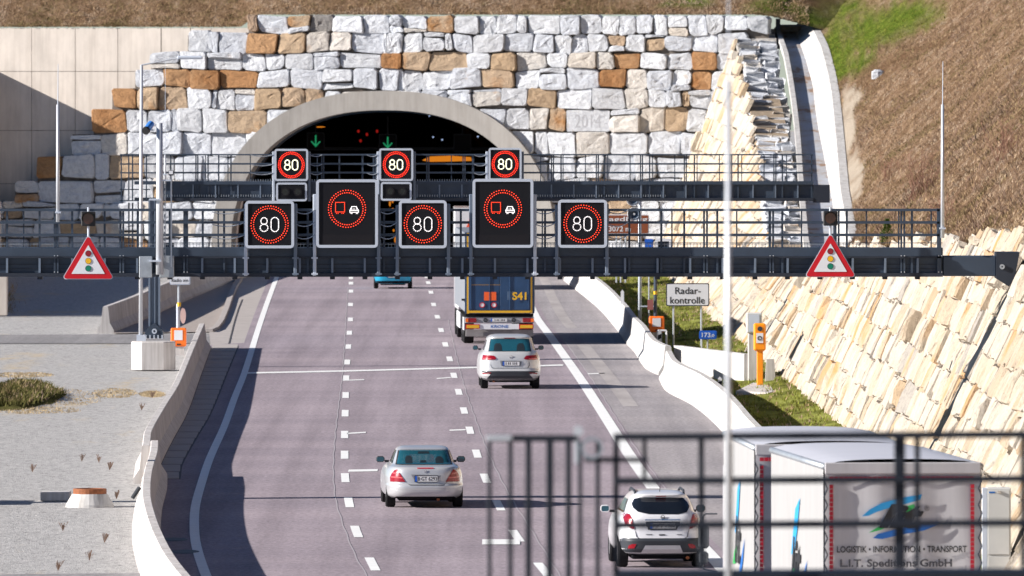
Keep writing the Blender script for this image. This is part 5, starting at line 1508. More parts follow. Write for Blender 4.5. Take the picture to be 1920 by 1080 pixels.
# --- small white SUV
def zm(y): return (985-y)/527.0
mok = CarShape([(.26,.30,4.0,.72),(.30,.12,4.12,.80),(.38,.03,4.22,.86),(.56,.0,4.27,.885),(.60,.03,4.27,.885),(.70,.06,4.26,.88),(.85,.08,4.18,.86),(1.0,.10,4.0,.815),(1.07,.14,3.5,.76),(1.12,.20,3.3,.71),(1.25,.33,3.0,.665),(1.36,.46,2.75,.615),(1.42,.50,2.6,.575),(1.455,.42,2.5,.545),(1.50,.6,2.3,.48),(1.535,.85,2.0,.38),(1.545,1.1,1.8,.25)], 5.5)
tl3 = [(-.775,1.04),(-.715,1.10),(-.64,1.085),(-.60,.99),(-.555,.79),(-.62,.795),(-.73,.87)]
winm = [(-.585,1.285),(-.53,1.385),(-.43,1.41),(.46,1.405),(.55,1.31),(.585,1.235),(.52,1.125),(.33,1.085),(-.27,1.09),(-.48,1.135),(-.565,1.21)]
spec = [('rear_window', [winm], m_glass2, .010),
 ('tail_light', [tl3, mir(tl3)], m_tail, .014),
 ('dark_bumper', [[(-.88,.30),(-.86,.56),(-.77,.605),(.77,.605),(.86,.56),(.88,.30),(.70,.255),(-.70,.255)]], m_plas, .006),
 ('skid_plate', [[(-.43,.30),(-.34,.46),(.36,.46),(.43,.30)]], m_silver, .014),
 ('fog_reflector', [[(-.69,.395),(-.67,.46),(-.60,.49),(-.52,.49),(-.56,.40)], mir([(-.69,.395),(-.67,.46),(-.60,.49),(-.52,.49),(-.56,.40)])], m_tail, .016),
 ('chrome_strip', [[(-.34,.965),(.38,.965),(.38,.985),(-.34,.985)]], m_chrome, .014),
 ('plate_recess', [[(-.33,.94),(.37,.94),(.30,.77),(-.28,.77)]], m_plas, .005),
 ('tailgate_line', [[(-.555,.79),(-.55,.79),(-.50,.63),(-.45,.605),(-.47,.60),(-.52,.63)], mir([(-.555,.79),(-.55,.79),(-.50,.63),(-.45,.605),(-.47,.60),(-.52,.63)])], m_plas, .004),
 ('high_brake_light', [[(-.10,1.428),(.11,1.428),(.11,1.445),(-.10,1.445)]], m_strap, .012)]
sx3 = (1242-960)/93.0
car3 = make_car('small_white_suv', 'small white crossover car with dark plastic bumper behind the blurred railing, in the right lane', 'car', (sx3, F/92.9-.1, 0), R(3.2), mok, m_whitep,
   [(-.76,.72,.33,.21),(.76,.72,.33,.21),(-.76,3.3,.33,.21),(.76,3.3,.33,.21)], spec)
plate(car3, .02, .855, mok.yrear(0,.855)-.008, .52, .12, 'FB·T 1186')
for o in list(car3.children):
    if o.name.startswith('tail_light'):
        sgn = -1 if o.data.vertices[0].co.x < 0 else 1
        part('reverse_light', patch(mok, [(sgn*.68,.90),(sgn*.61,.88),(sgn*.60,.945),(sgn*.66,.96)], .018), m_tail2, o)
side_glass(mok, car3, [(.85,1.10),(3.0,1.10),(2.55,1.36),(1.1,1.36)])
mirror_part(car3, -.98, 2.75, 1.10, .19, .15, m_whitep); mirror_part(car3, .98, 2.75, 1.10, .19, .15)
c_y = mok.yrear(0, 1.02)
mb = MB(); mb.ring((.02,1.025), .034, .044, c_y-.02, c_y-.008, 20); mb.prism([(-.03,1.03),(.04,1.03),(.07,1.018),(0,1.018)], c_y-.02, c_y-.01); part('round_emblem', mb, m_blk, car3)
mb = MB(); mb.box(-.32,-.20, mok.yrear(-.26,.68)-.01, mok.yrear(-.26,.68)+.02, .672,.684); mb.box(-.06,.06, mok.yrear(0,.67)-.01, mok.yrear(0,.67)+.02, .66,.685); mb.box(.30,.40, mok.yrear(.35,.68)-.01, mok.yrear(.35,.68)+.02, .672,.682); part('badge_lettering', mb, m_plas, car3)
for sgn in (-1, 1):
    mb = MB(); mb.path([(sgn*.49,.80,1.48),(sgn*.50,1.0,1.535),(sgn*.50,2.0,1.55),(sgn*.50,2.4,1.49)], .025, 6); part('roof_rail', mb, m_plas, car3)
mb = MB(); mb.tube((0,.75,1.52), (0,.60,1.66), .008, .004, 6); part('aerial', mb, m_blk, car3)
under(car3, .60, .32, 3.8, .17, .32, .53)

# --- turquoise car far ahead
tq = CarShape([(.22,.14,3.9,.74),(.30,.03,4.05,.83),(.50,.0,4.1,.86),(.75,.05,4.05,.85),(.92,.12,3.4,.80),(1.0,.22,3.0,.74),(1.2,.42,2.7,.66),(1.36,.62,2.4,.60),(1.43,.9,2.1,.45),(1.45,1.2,1.7,.2)], 5)
tlq = [(-.83,.72),(-.82,.92),(-.66,.90),(-.62,.75)]
spec = [('rear_window', [[(-.60,1.0),(.60,1.0),(.52,1.32),(-.52,1.32)]], m_glass2, .01), ('tail_light', [tlq, mir(tlq)], m_tail, .012), ('bumper_trim', [[(-.78,.24),(.78,.24),(.80,.34),(-.80,.34)]], m_under, .006)]
car4 = make_car('turquoise_car', 'bright turquoise hatchback mostly hidden behind the near gantry beam', 'car', ((735.5-960)/43.2, F/43.0, 0), R(.3), tq, m_turq,
   [(-.74,.75,.30,.19),(.74,.75,.30,.19),(-.74,3.2,.30,.19),(.74,3.2,.30,.19)], spec)
plate(car4, 0, .55, tq.yrear(0,.55)-.006, .52, .11, None)
under(car4, .55, .3, 3.7, .16, .28)

# --- blue trailer lorry
TR = thing('blue_lorry', 'dark blue box lorry with yellow frame and yellow S41 lettering seen from behind', 'lorry', (-.44, F/52.95, 0), R(1.7))
w = 1.25
mb = MB(); mb.box(-w, w, .06, 13.6, 1.15, 3.95, bev=.03); part('box_body', mb, M('trailer_side', (.20,.215,.24), .5, var=.08, scale=1), TR)
mb = MB(); mb.box(-w+.02, w-.02, .0, .055, 1.10, 3.97); part('rear_frame', mb, m_tblue, TR)
for sgn in (-1, 1):
    mb = MB(); mb.box(min(sgn*.01, sgn*1.10), max(sgn*.01, sgn*1.10), -.035, -.003, 1.22, 3.86, bev=.01); d_ = part('rear_door', mb, m_tblue, TR)
    mb = MB(); mb.tube((sgn*.36,-.05,1.25),(sgn*.36,-.05,3.8),.012,n=6); mb.tube((sgn*1.02,-.05,1.25),(sgn*1.02,-.05,3.8),.012,n=6); part('locking_bar', mb, m_tblue, d_)
mb = MB()
for a in ((-1.16,-1.08,1.10,3.95),(1.08,1.16,1.10,3.95)): mb.box(a[0], a[1], -.02, -.004, a[2], a[3])
mb.box(-1.078,1.078,-.046,-.036,1.12,1.20); mb.box(-1.078,1.078,-.046,-.036,3.86,3.94); part('yellow_border', mb, m_tyel, TR)
mb = MB(); mb.box(-.55,-.32,-.05,-.037,1.56,1.86); mb.box(-.30,-.12,-.05,-.037,1.56,1.86); part('orange_placard', mb, M('placard_orange', (.85,.12,.02), .5), TR)
for x, s_ in ((-.62,'60'),(-.20,'80')):
    mb = MB(); mb.disc((x,1.40), .095, -.048, 18, .008); o = part('speed_sticker', mb, m_white, TR)
    mb = MB(); mb.ring((x,1.40), .07, .096, -.055, -.0485, 18); part('sticker_ring', mb, m_red, o)
text('fleet_lettering', 'S41', m_tyel, TR, .70, 1.72, -.075, w=.50, h=.28, fat=.03)
mb = MB()
for k in range(5): mb.box(.28+k*.05,.31+k*.05,-.045,-.036,1.58,1.88)
part('door_label', mb, M('label_pale', (.12,.18,.27), .5), TR)
text('web_lettering', 'www.schenker-trans.de', M('lettering_dull', (.25,.17,.08), .6), TR, -.52, 2.12, -.04, w=1.0) if False else None
mb = MB(); mb.box(-1.0,.02,-.04,-.036,2.10,2.13); part('small_lettering_line', mb, M('lettering_dull', (.22,.14,.06), .6), TR)
mb = MB(); mb.box(-1.2,1.2,.0,.25,.98,1.09); part('rear_sill', mb, m_under, TR)
mb = MB(); mb.box(-1.22,1.22,.02,.10,.76,.97, bev=.01); lb = part('light_board', mb, M('light_board_grey', (.32,.33,.35), .6), TR)
for sgn in (-1, 1):
    mb = MB(); mb.box(sgn*1.0-.18, sgn*1.0+.18, -.02,.018,.79,.93, bev=.01); part('tail_light', mb, m_tail, lb)
    mb = MB(); mb.box(sgn*1.16-.05, sgn*1.16+.05, -.03,-.021,.80,.92); part('indicator', mb, m_orange, lb)
    mb = MB(); mb.box(min(sgn*.70, sgn*1.20), max(sgn*.70, sgn*1.20), -.02,.018,.555,.715); o = part('reflective_plate', mb, m_red, TR)
    mb = MB(); mb.box(min(sgn*.73, sgn*1.17), max(sgn*.73, sgn*1.17), -.028,-.022,.58,.69); part('yellow_field', mb, m_tyel, o)
    mb = MB(); mb.ring((sgn*.50,.86), .045, .075, -.01,.018, 14); part('round_reflector', mb, m_blk, lb)
mb = MB(); mb.box(-.69,.69,.0,.05,.54,.73); bm = part('bumper_panel', mb, m_white, TR)
text('maker_lettering', 'KRONE', m_dblue, bm, 0, .64, -.006, w=.62, h=.10, fat=.02)
mb = MB(); mb.prism(rrect(-.26,.26,.81,.92,.01), -.01, .018); pl_ = part('number_plate', mb, m_plate, lb); blurred_marks(pl_, .02, .865, -.013, .42, .06)
mb = MB(); mb.box(-.30,-.26,-.01,.018,.81,.92); part('euro_band', mb, m_blue, lb)
mb = MB(); mb.box(-1.2,1.2,.12,.18,.28,.53, bev=.01); part('underrun_guard', mb, M('grey_flap', (.22,.21,.21), .7, var=.2, scale=3), TR)
for sgn in (-1, 1):
    for yy in (2.1, 3.45, 4.8): wheel(TR, sgn*1.05, yy, .50, .36)
    for yy in (10.6,): wheel(TR, sgn*1.05, yy, .50, .40)
    wheel(TR, sgn*1.05, 14.6, .50, .34)
mb = MB(); mb.box(-1.0,1.0,.3,13.4,.75,1.12); part('chassis', mb, m_under, TR)
for sgn in (-1,):
    mb = MB(); mb.box(sgn*1.25-.02, sgn*1.25+.02, 5.6, 10.0, .45, 1.0); mb.box(sgn*1.25-.02, sgn*1.25+.02, .3, 1.4, .5, .95); part('side_guard', mb, m_white, TR)
mb = MB(); mb.box(-1.22,1.22,13.9,16.2,.9,3.5,bev=.12); part('cab', mb, m_whitep, TR)
mb = MB(); mb.box(-1.34,-1.24,.02,.30,1.55,1.62); mb.box(-1.30,-1.24,.02,.2,2.5,2.6); part('hinge', mb, m_blk, TR)

# --- white lorry in the tunnel mouth
TW = thing('white_lorry', 'white box lorry with orange red markings ahead of the blue lorry at the tunnel mouth', 'lorry', ((905-960)/43.2, F/43.2, 0), R(.5))
mb = MB(); mb.box(-1.25,1.25,.05,7.5,1.0,3.55,bev=.04); part('box_body', mb, m_whitep, TW)
for sgn in (-1, 1):
    mb = MB(); mb.box(min(sgn*.01, sgn*1.2), max(sgn*.01, sgn*1.2), .0,.045,1.05,3.5,bev=.01); part('rear_door', mb, m_whitep, TW)
mb = MB(); mb.prism([(-.75,2.35),(-.42,2.35),(-.42,2.75),(-.55,3.1),(-.7,2.75)], -.02,-.003); mb.prism([(-.38,2.35),(.5,2.35),(.5,2.5),(.1,2.8),(.5,3.1),(-.1,3.1),(-.38,2.7)], -.02,-.003); part('red_marking', mb, M('marking_red', (.75,.09,.03), .5), TW)
mb = MB(); mb.box(-1.2,-1.0,-.02,-.003,1.2,2.1); part('blue_strip', mb, M('strip_blue', (.25,.40,.62), .5), TW)
mb = MB(); mb.box(-1.15,1.15,.05,.2,.5,.9,bev=.02); part('rear_bumper', mb, m_plas, TW)
for sgn in (-1, 1):
    for yy in (1.5, 6.3): wheel(TW, sgn*1.02, yy, .45, .3)
mb = MB(); mb.box(-1.15,1.15,7.7,9.6,.6,2.8,bev=.1); part('cab', mb, m_whitep, TW)

# --- grey tarpaulin lorry at lower right
def lit_box(root_loc, rz, x0, L, name, label, logo, cab=False):
    r = thing(name, label, 'lorry' if cab else 'trailer', root_loc, rz)
    w = 1.235; H0, H1 = 1.05, 4.0
    mb = MB(); mb.box(-w+.02, w-.02, .02, L-.02, H0, H1-.05); part('load_frame', mb, m_lit, r)
    # rear curtain with vertical folds
    mb = MB(); nx, nz = 34, 12
    for j in range(nz+1):
        for i in range(nx+1):
            x = -w + 2*w*i/nx; z = H0+(H1-.12-H0)*j/nz
            mb.v.append((x, -.015 + .010*math.sin(x*9+z*.7) + .012*mnoise.noise(Vector((x*3.0, z*.7, 2))), z))
    mb.f = [(j*(nx+1)+i, j*(nx+1)+i+1, (j+1)*(nx+1)+i+1, (j+1)*(nx+1)+i) for j in range(nz) for i in range(nx)]; mb.mi = [0]*len(mb.f)
    rc = part('rear_curtain', mb, m_lit, r, smooth=True)
    for sgn in (-1, 1):
        mb = MB(); ny = 20; nz = 3
        for j in range(nz+1):
            for i in range(ny+1):
                y = .05+(L-.1)*i/ny; z = H0+(H1-.10-H0)*j/nz; mb.v.append((sgn*(w+.015+.008*mnoise.noise(Vector((y*1.2, z*.4, 5)))), y, z))
        mb.f = [(j*(ny+1)+i, j*(ny+1)+i+1, (j+1)*(ny+1)+i+1, (j+1)*(ny+1)+i) for j in range(nz) for i in range(ny)]; mb.mi = [0]*len(mb.f)
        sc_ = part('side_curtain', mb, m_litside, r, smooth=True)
        if sgn < 0:
            def sg(poly, m_, nm):
                q = MB(); q.add([(-w-.03, yy, zz_) for yy, zz_ in poly], [tuple(range(len(poly)))]); part(nm, q, m_, sc_)
            yc = L*.50; zc = 2.25
            sg([(yc+.7,zc+.1),(yc+.1,zc+.85),(yc-.55,zc+1.05),(yc-.2,zc+.55),(yc+.3,zc+.1)], m_lblue, 'logo_stroke')
            sg([(yc+1.2,zc-.45),(yc+.8,zc-.2),(yc+.2,zc-.1),(yc+.6,zc-.42)], m_lgreen, 'logo_stroke')
            sg([(yc+1.0,zc-.75),(yc-.2,zc-.55),(yc-1.6,zc+.1),(yc-1.2,zc-.3),(yc-.2,zc-.85)], m_dblue, 'logo_stroke')
            rt = Matrix.Rotation(R(-90), 3, 'Z')
            text('logo_letters', 'lit', m_blk, sc_, -w-.034, zc, yc, w=1.4, h=.8, rot=rt, shear=.3, fat=.03)
            text('company_lettering', 'L.I.T. Speditions GmbH', m_blk, sc_, -w-.034, 1.35, L*.5, w=4.6, rot=rt)
    # roof, slightly bowed, with rolled edges
    mb = MB(); ny, nx = 24, 10
    for i in range(ny+1):
        for j in range(nx+1):
            u = -1+2*j/nx; mb.v.append((u*(w+.012), .0+L*i/ny, H1 - .05*abs(u)**6 + .035*(1-u*u) + .006*math.sin(i*2.4)))
    mb.f = [(i*(nx+1)+j, i*(nx+1)+j+1, (i+1)*(nx+1)+j+1, (i+1)*(nx+1)+j) for i in range(ny) for j in range(nx)]; mb.mi = [0]*len(mb.f)
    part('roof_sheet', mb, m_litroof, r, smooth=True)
    mb = MB()
    for sgn in (-1, 1): mb.tube((sgn*(w+.0), .0, H1-.085), (sgn*(w+.0), L, H1-.085), .052, n=10)
    part('roof_edge', mb, m_galv, r, smooth=True)
    mb = MB(); mb.box(-w, w, -.035, .0, H1-.20, H1-.02, bev=.012); part('rear_flap', mb, m_lit, r)
    # red strips
    def strips(parent, pts_fn, nm='red_strip'):
        q = MB()
        for x0_, x1_, y_, z0_, z1_ in pts_fn: q.box(x0_, x1_, y_, y_+.004, z0_, z1_)
        part(nm, q, m_strap, parent)
    strips(rc, [(-w+.07+.0765*k, -w+.07+.0765*k+.068, -.046, H1-.295, H1-.235) for k in range(30)])
    strips(rc, [(-w+.07, -w+.13, -.046, H0+.07*k, H0+.07*k+.062) for k in range(1, 37)])
    strips(rc, [(w-.165, w-.105, -.046, H0+.07*k, H0+.07*k+.062) for k in range(1, 37)])
    # lacing at the corners
    for sgn in (-1, 1):
        pts = []; z = H1-.3; k = 0
        while z > H0: pts.append((sgn*(w+.005) + (sgn*-.045 if k % 2 else sgn*.012), -.05, z)); z -= .13; k += 1
        q = MB(); q.path(pts, .011, 5); part('lacing_rope', q, m_steel_d, r)
    if logo:
        def rp(poly, m_, y_=-.052, nm='logo_stroke'):
            q = MB(); q.prism(poly, y_, y_+.004); part(nm, q, m_, rc)
        S_ = 119.5; cxp = 1695; 
        def q_(x, y): return ((x-cxp)/S_*1.0, H - (y-YH)/S_ + .04)
        rp([q_(*p) for p in ((1617,975),(1632,962),(1655,950),(1678,944),(1705,938),(1731,934),(1728,944),(1700,952),(1672,958),(1645,967),(1630,974))][::-1], m_lblue)
        rp([q_(*p) for p in ((1703,968),(1717,958),(1716,952),(1700,957),(1695,965))][::-1], m_lgreen)
        rp([q_(*p) for p in ((1630,1006),(1643,998),(1655,992),(1668,994),(1652,1001),(1640,1004))][::-1], m_lgreen)
        rp([q_(*p) for p in ((1638,1016),(1655,1018),(1690,1010),(1735,1002),(1764,991),(1762,984),(1720,992),(1680,1000),(1648,1008))][::-1], m_dblue)
        c0 = q_(1692, 975); text('logo_letters', 'lit', m_blk, rc, c0[0], c0[1], -.058, w=86/S_, h=46/S_, shear=.35, fat=.05)
        c0 = q_(1740, 960); text('registered_mark', '®', m_blk, rc, c0[0], c0[1], -.052, w=10/S_, h=10/S_)
        c0 = q_(1693, 1037); text('slogan_lettering', 'LOGISTIK • INFORMATION • TRANSPORT', m_blk, rc, c0[0], c0[1], -.052, w=246/S_, h=12.5/S_, fat=.025)
        c0 = q_(1682, 1065); text('company_lettering', 'L.I.T. Speditions GmbH', M('lettering_grey', (.06,.06,.07), .6), rc, c0[0], c0[1], -.052, w=212/S_, h=19/S_, fat=.03)
    mb = MB(); mb.box(-1.0,1.0,.2,L-.2,.65,1.04); part('chassis', mb, m_under, r)
    mb = MB(); mb.box(-1.2,1.2,.0,.1,.55,.85,bev=.02); lb_ = part('rear_bumper', mb, m_plas, r)
    for sgn in (-1, 1):
        q = MB(); q.box(sgn*.95-.15, sgn*.95+.15, -.03,-.003,.6,.78); part('tail_light', q, m_tail, lb_)
        for yy in ((L*.45, L*.45+1.3) if not cab else (1.8, L-1.2)): wheel(r, sgn*1.02, yy, .48, .3)
    return r
p = G(0, 0) if False else None
aL = P(1548, 868, 119.5); aR = P(1842, 880, 118.6)
cxr = (aL.x+aR.x)/2
lit1 = lit_box((cxr-.03, F/119.2, 0), R(5.0), 0, 7.6, 'tarpaulin_trailer', 'grey tarpaulin trailer with blue and green company logo at the lower right behind the railing', True)
rz = R(5.0); off = Vector((-math.sin(rz), math.cos(rz), 0))*(7.6+.9)
lit2 = lit_box((cxr-.20+off.x, F/119.2+off.y, 0), R(2.9), 0, 7.4, 'tarpaulin_lorry', 'pale tarpaulin lorry coupled in front of the grey trailer, partly cut by the white rod', False, cab=True)
mb = MB(); mb.box(-1.1,1.15,7.8,9.9,.7,3.4,bev=.12); cabp = part('cab', mb, m_whitep, lit2)
mb = MB(); mb.path([(-1.2,9.7,2.45),(-1.40,9.75,2.45),(-1.44,9.75,2.40),(-1.44,9.75,1.5),(-1.2,9.7,1.45)], .014, 6); mb.box(-1.53,-1.34,9.7,9.8,1.85,2.25,bev=.04); mb.box(-1.52,-1.35,9.7,9.8,1.58,1.8,bev=.04); part('cab_mirror', mb, m_plas, lit2)

# ================================================================== roadside things
def post_sign(name, label, cat, x0, x1, y0, y1, s, legs, yfoot, face_m, texts, rim=None, group=None, thick=.03, legr=.035, yfoot2=None):
    a = P(x0, y1, s); b = P(x1, y0, s); Y = F/s
    r = thing(name, label, cat, ((a.x+b.x)/2, Y, max(0, H-(yfoot-YH)/s)), 0, group)
    mb = MB(); mb.prism(rrect(a.x, b.x, a.z, b.z, .06), Y, Y+thick); part('sign_plate', mb, rim or face_m, r, world=True)
    e = .035
    mb = MB(); mb.prism(rrect(a.x+e, b.x-e, a.z+e, b.z-e, .045), Y-.006, Y-.001)
    f = part('sign_face', mb, face_m, r, world=True)
    for (t, cx, cy, w, h, m_) in texts:
        c = P(cx, cy, s); text('lettering', t, m_, f, c.x, c.z, Y-.011, w=w/s, h=h/s if h else None, world=True, fat=.01)
    for i, lx in enumerate(legs):
        q = P(lx, yfoot if i == 0 or yfoot2 is None else yfoot2, s); mb = MB(); mb.tube((q.x, Y+.07, min(q.z, 0.05) if q.z < .6 else q.z), (q.x, Y+.07, a.z+.1), legr, n=8); part('leg', mb, m_galv, r, world=True)
    return r
post_sign('speed_check_sign', 'white rectangular sign reading Radarkontrolle in two lines before the stone wall', 'road sign', 1249, 1330, 531, 574, 53.5, [1263, 1315], 650, m_white,
   [('Radar-', 1290, 545, 48, 13, m_blk), ('kontrolle', 1289, 563, 65, 13, m_blk)], rim=m_steel_d)
post_sign('kilometre_sign', 'small blue kilometre plate reading 173,0 behind the white wall panel', 'road sign', 1311, 1344, 620, 636, 55, [1316, 1327], 660, m_blue, [('173', 1324, 628, 16, 8.5, m_white), (',0', 1336, 629.5, 7, 6.5, m_white)], rim=m_blue, legr=.03)
post_sign('radio_sign', 'white sign reading Radio ein half hidden by the near gantry beam at left', 'road sign', 318, 357, 509, 534, 52, [335], 618, m_white, [('Radio ein', 337, 525.5, 31, 6.5, m_blk)], rim=m_frame, legr=.05)
post_sign('tunnel_name_sign', 'brown sign naming the tunnel and its length of 3072 m, behind the railings', 'road sign', 1062, 1217, 402, 439, 47, [1156, 1164, 1173], 530, m_brown, [('Tunnel Jagdberg', 1140, 412, 148, 11, m_white), ('3072 m', 1162, 429, 41, 10, m_white)], rim=m_white)
post_sign('small_blue_sign', 'small blue and white square sign below the brown tunnel name sign', 'road sign', 1209, 1225, 448, 467, 50, [1217], 600, m_blue, [], rim=m_blue, legr=.03)
# sound horns on a pole
hp = thing('loudspeaker_mast', 'white mast with two round horn loudspeakers beside the brown sign', 'mast', P(1200, 605, 50.5))
hp.location.z = 0
a, b = P(1200, 612, 50.5), P(1200, 345, 50.5); mb = MB(); mb.tube((a.x, a.y, 0), b, .07, .06, 10); part('mast', mb, m_frame, hp, world=True, smooth=True)
for (x, y) in ((1189,401),(1187,373)):
    c = P(x, y, 50.5); mb = MB(); n = 20; vs = []
    for dy, ra in ((-.35,.25),(-.33,.26),(-.12,.12),(.05,.07)):
        vs += [(c.x+ra*math.cos(2*math.pi*i/n), c.y+dy, c.z+ra*math.sin(2*math.pi*i/n)) for i in range(n)]
    mb.add(vs, [(k*n+i, k*n+(i+1) % n, (k+1)*n+(i+1) % n, (k+1)*n+i) for k in range(3) for i in range(n)]); h_ = part('horn', mb, m_white, hp, world=True)
    mb = MB(); vs = []
    for dy, ra in ((-.345,.18),(-.10,.07)): vs += [(c.x+ra*math.cos(2*math.pi*i/n), c.y+dy, c.z+ra*math.sin(2*math.pi*i/n)) for i in range(n)]
    mb.add(vs, [(i, (i+1) % n, n+(i+1) % n, n+i) for i in range(n)] + [tuple(range(n, 2*n))]); part('horn_mouth', mb, m_post, h_, world=True)
    mb = MB(); mb.disc((c.x, c.z), .035, c.y-.36, 12, .02); part('horn_core', mb, m_white, h_, world=True)
mb = MB(); mb.tube((a.x, a.y-.05, .9), (a.x+.55, a.y-.05, .9), .03, n=6); mb.tube((a.x+.55, a.y-.05, 0), (a.x+.55, a.y-.05, .9), .03, n=6); part('hoop_rail', mb, m_frame, hp, world=True)
# orange boxes
def orange_box(x0, x1, y0, y1, s, label, pole=None, paper=True, base=True):
    a = P(x0, y1, s); b = P(x1, y0, s); Y = F/s
    r = thing('signal_control_box', label, 'control box', ((a.x+b.x)/2, Y, 0), 0, 'orange boxes beside the road')
    mb = MB(); mb.box(a.x, b.x, Y, Y+.3, a.z, b.z, bev=.04); o = part('cover', mb, m_orange, r, world=True)
    w = b.x-a.x; h = b.z-a.z
    mb = MB(); mb.box(a.x+w*.22, b.x-w*.24, Y-.012, Y-.002, a.z+h*.35, b.z-h*.12); part('notice', mb, m_white, o, world=True)
    mb = MB(); mb.box(a.x+w*.4, b.x-w*.35, Y-.012, Y-.002, a.z+h*.08, a.z+h*.16); part('lock', mb, m_blk, o, world=True)
    mb = MB(); mb.box(a.x+w*.25, b.x-w*.15, Y+.05, Y+.25, -.1, a.z); part('pedestal', mb, m_conc_l, r, world=True)
    return r
ob = orange_box(320, 349, 615, 650, 54.5, 'bright orange control box on grey pedestal left of the barrier end')
mb = MB(); a = P(333, 616, 54.5); b = P(333, 570, 54.5); mb.tube((a.x, F/54.5+.1, a.z), (b.x, F/54.5+.1, b.z), .05, n=8); part('pole', mb, m_frame, ob, world=True)
mb = MB(); c = P(335.5, 571, 54.5); mb.tube((c.x, F/54.5+.08, c.z-.07), (c.x, F/54.5+.08, c.z+.07), .07, n=10); part('yellow_lamp', mb, m_yel, ob, world=True)
mb = MB(); c = P(343, 592, 54.5); mb.prism([(c.x+.10*math.cos(t*math.pi/6), c.z+.28*math.sin(t*math.pi/6)) for t in range(12)], F/54.5+.05, F/54.5+.12); part('folded_sign_disc', mb, M('pale_pink', (.62,.42,.38), .6), ob, world=True)
ob2 = orange_box(1217, 1246, 593, 623, 53.0, 'weathered orange red control box beside the grass behind the right barrier')
mb = MB(); a = P(1229, 594, 53); b = P(1229, 515, 53); mb.tube((a.x, F/53+.1, a.z), (b.x, F/53+.1, b.z), .06, n=8); part('pole', mb, m_steel, ob2, world=True)
mb = MB(); c = P(1229, 549, 53); mb.tube((c.x, F/53+.08, c.z-.06), (c.x, F/53+.08, c.z+.06), .065, n=10); part('yellow_lamp', mb, m_yel, ob2, world=True)
mb = MB(); wb(mb, 1214, 1225, 562, 581, 53, .0, .04); part('folded_sign_disc', mb, M('faded_red', (.30,.10,.09), .6), ob2, world=True)
# SOS pillar
sos = thing('emergency_phone', 'orange emergency phone pillar in front of the grey cabinet at the stone wall', 'emergency phone', (P(1425,730,61).x, F/61, 0))
Y = F/61
mb = MB(); a = P(1419.5, 730, 61); b = P(1431, 655, 61); mb.box(a.x, b.x, Y, Y+.18, 0, b.z, bev=.02); part('post', mb, m_orange2, sos, world=True)
mb = MB(); a = P(1413, 658, 61); b = P(1436, 606, 61); mb.box(a.x, b.x, Y-.08, Y+.2, a.z, b.z, bev=.05); hd = part('phone_housing', mb, m_orange2, sos, world=True)
mb = MB(); c = P(1425, 616.5, 61); mb.disc((c.x, c.z), .075, Y-.10, 16, .02); part('speaker', mb, m_plas, hd, world=True)
mb = MB(); wb(mb, 1418, 1431, 624.5, 643, 61, -.10, -.082); nt_ = part('notice', mb, m_white, hd, world=True)
mb = MB(); c = P(1424.5, 634, 61); mb.ring((c.x, c.z), .045, .07, Y-.11, Y-.103, 12); part('handset_symbol', mb, m_blk, nt_, world=True)
cab = thing('roadside_cabinet', 'light grey cabinet on a concrete plinth behind the orange emergency phone', 'cabinet', (P(1417,722,60).x, F/60+.3, 0))
mb = MB(); a = P(1403, 722, 60); b = P(1427, 626, 60); mb.box(a.x, b.x, F/60+.2, F/60+.8, 0, b.z, bev=.03); part('plinth', mb, m_conc_l, cab, world=True)
mb = MB(); a = P(1400, 625, 60); b = P(1429, 587, 60); mb.box(a.x, b.x, F/60+.15, F/60+.75, a.z, b.z, bev=.03); part('housing', mb, m_grey_box, cab, world=True)
mb = MB(); wb(mb, 1405, 1424, 590, 622, 60, .135, .148); part('door', mb, m_frame, cab, world=True)
mb = MB(); q0 = [(1380,742),(1412,726),(1470,729),(1480,738),(1440,745)]
mb.add([(G(x, y).x, G(x, y).y, .0) for x, y in q0] + [(G(x, y).x, G(x, y).y, .14) for x, y in q0], [tuple(range(5, 10))] + [(i, (i+1) % 5, 5+(i+1) % 5, 5+i) for i in range(5)])
single('phone_platform', mb, m_conc_l, 'low concrete platform under the orange emergency phone', 'platform')
mb = MB(); a = P(1434, 722, 60.5); mb.add([(a.x,F/60.5+.2,-.1),(a.x+.36,F/60.5+.2,-.1),(a.x+.30,F/60.5+.2,.85),(a.x+.06,F/60.5+.2,.85),(a.x,F/60.5+.5,-.1),(a.x+.36,F/60.5+.5,-.1),(a.x+.30,F/60.5+.5,.85),(a.x+.06,F/60.5+.5,.85)], [(0,1,2,3),(1,5,6,2),(5,4,7,6),(4,0,3,7),(3,2,6,7)])
single('marker_stone', mb, m_conc_l, 'grey tapered concrete marker right of the orange emergency phone', 'marker stone')
# large switch cabinet at lower right
bc = thing('switch_cabinet', 'tall pale grey switch cabinet against the stone wall at the lower right edge', 'cabinet', (P(1870,1080,100).x, F/96, 0))
mb = MB(); a = P(1845, 1180, 96); b = P(1896, 915, 96); mb.box(a.x+.06, b.x, F/96, F/96+.4, 0, b.z, bev=.015); part('housing', mb, m_grey_box, bc, world=True)
mb = MB(); wb(mb, 1853, 1893, 919, 1040, 96, -.02, -.003, bev=.004); dd_ = part('door', mb, m_grey_box, bc, world=True)
mb = MB(); wb(mb, 1855, 1866, 922, 925, 96, -.026, -.021); part('nameplate', mb, m_dblue, dd_, world=True)
mb = MB(); wb(mb, 1853, 1893, 1044, 1160, 96, -.02, -.003, bev=.004); part('lower_panel', mb, m_grey_box, bc, world=True)
mb = MB(); wb(mb, 1870, 1876, 920, 925, 96, -.06, -.021); part('handle', mb, m_cream, dd_, world=True)
mb = MB(); wb(mb, 1843, 1851, 916, 1170, 96, -.0, .4); part('side_panel', mb, m_frame, bc, world=True)
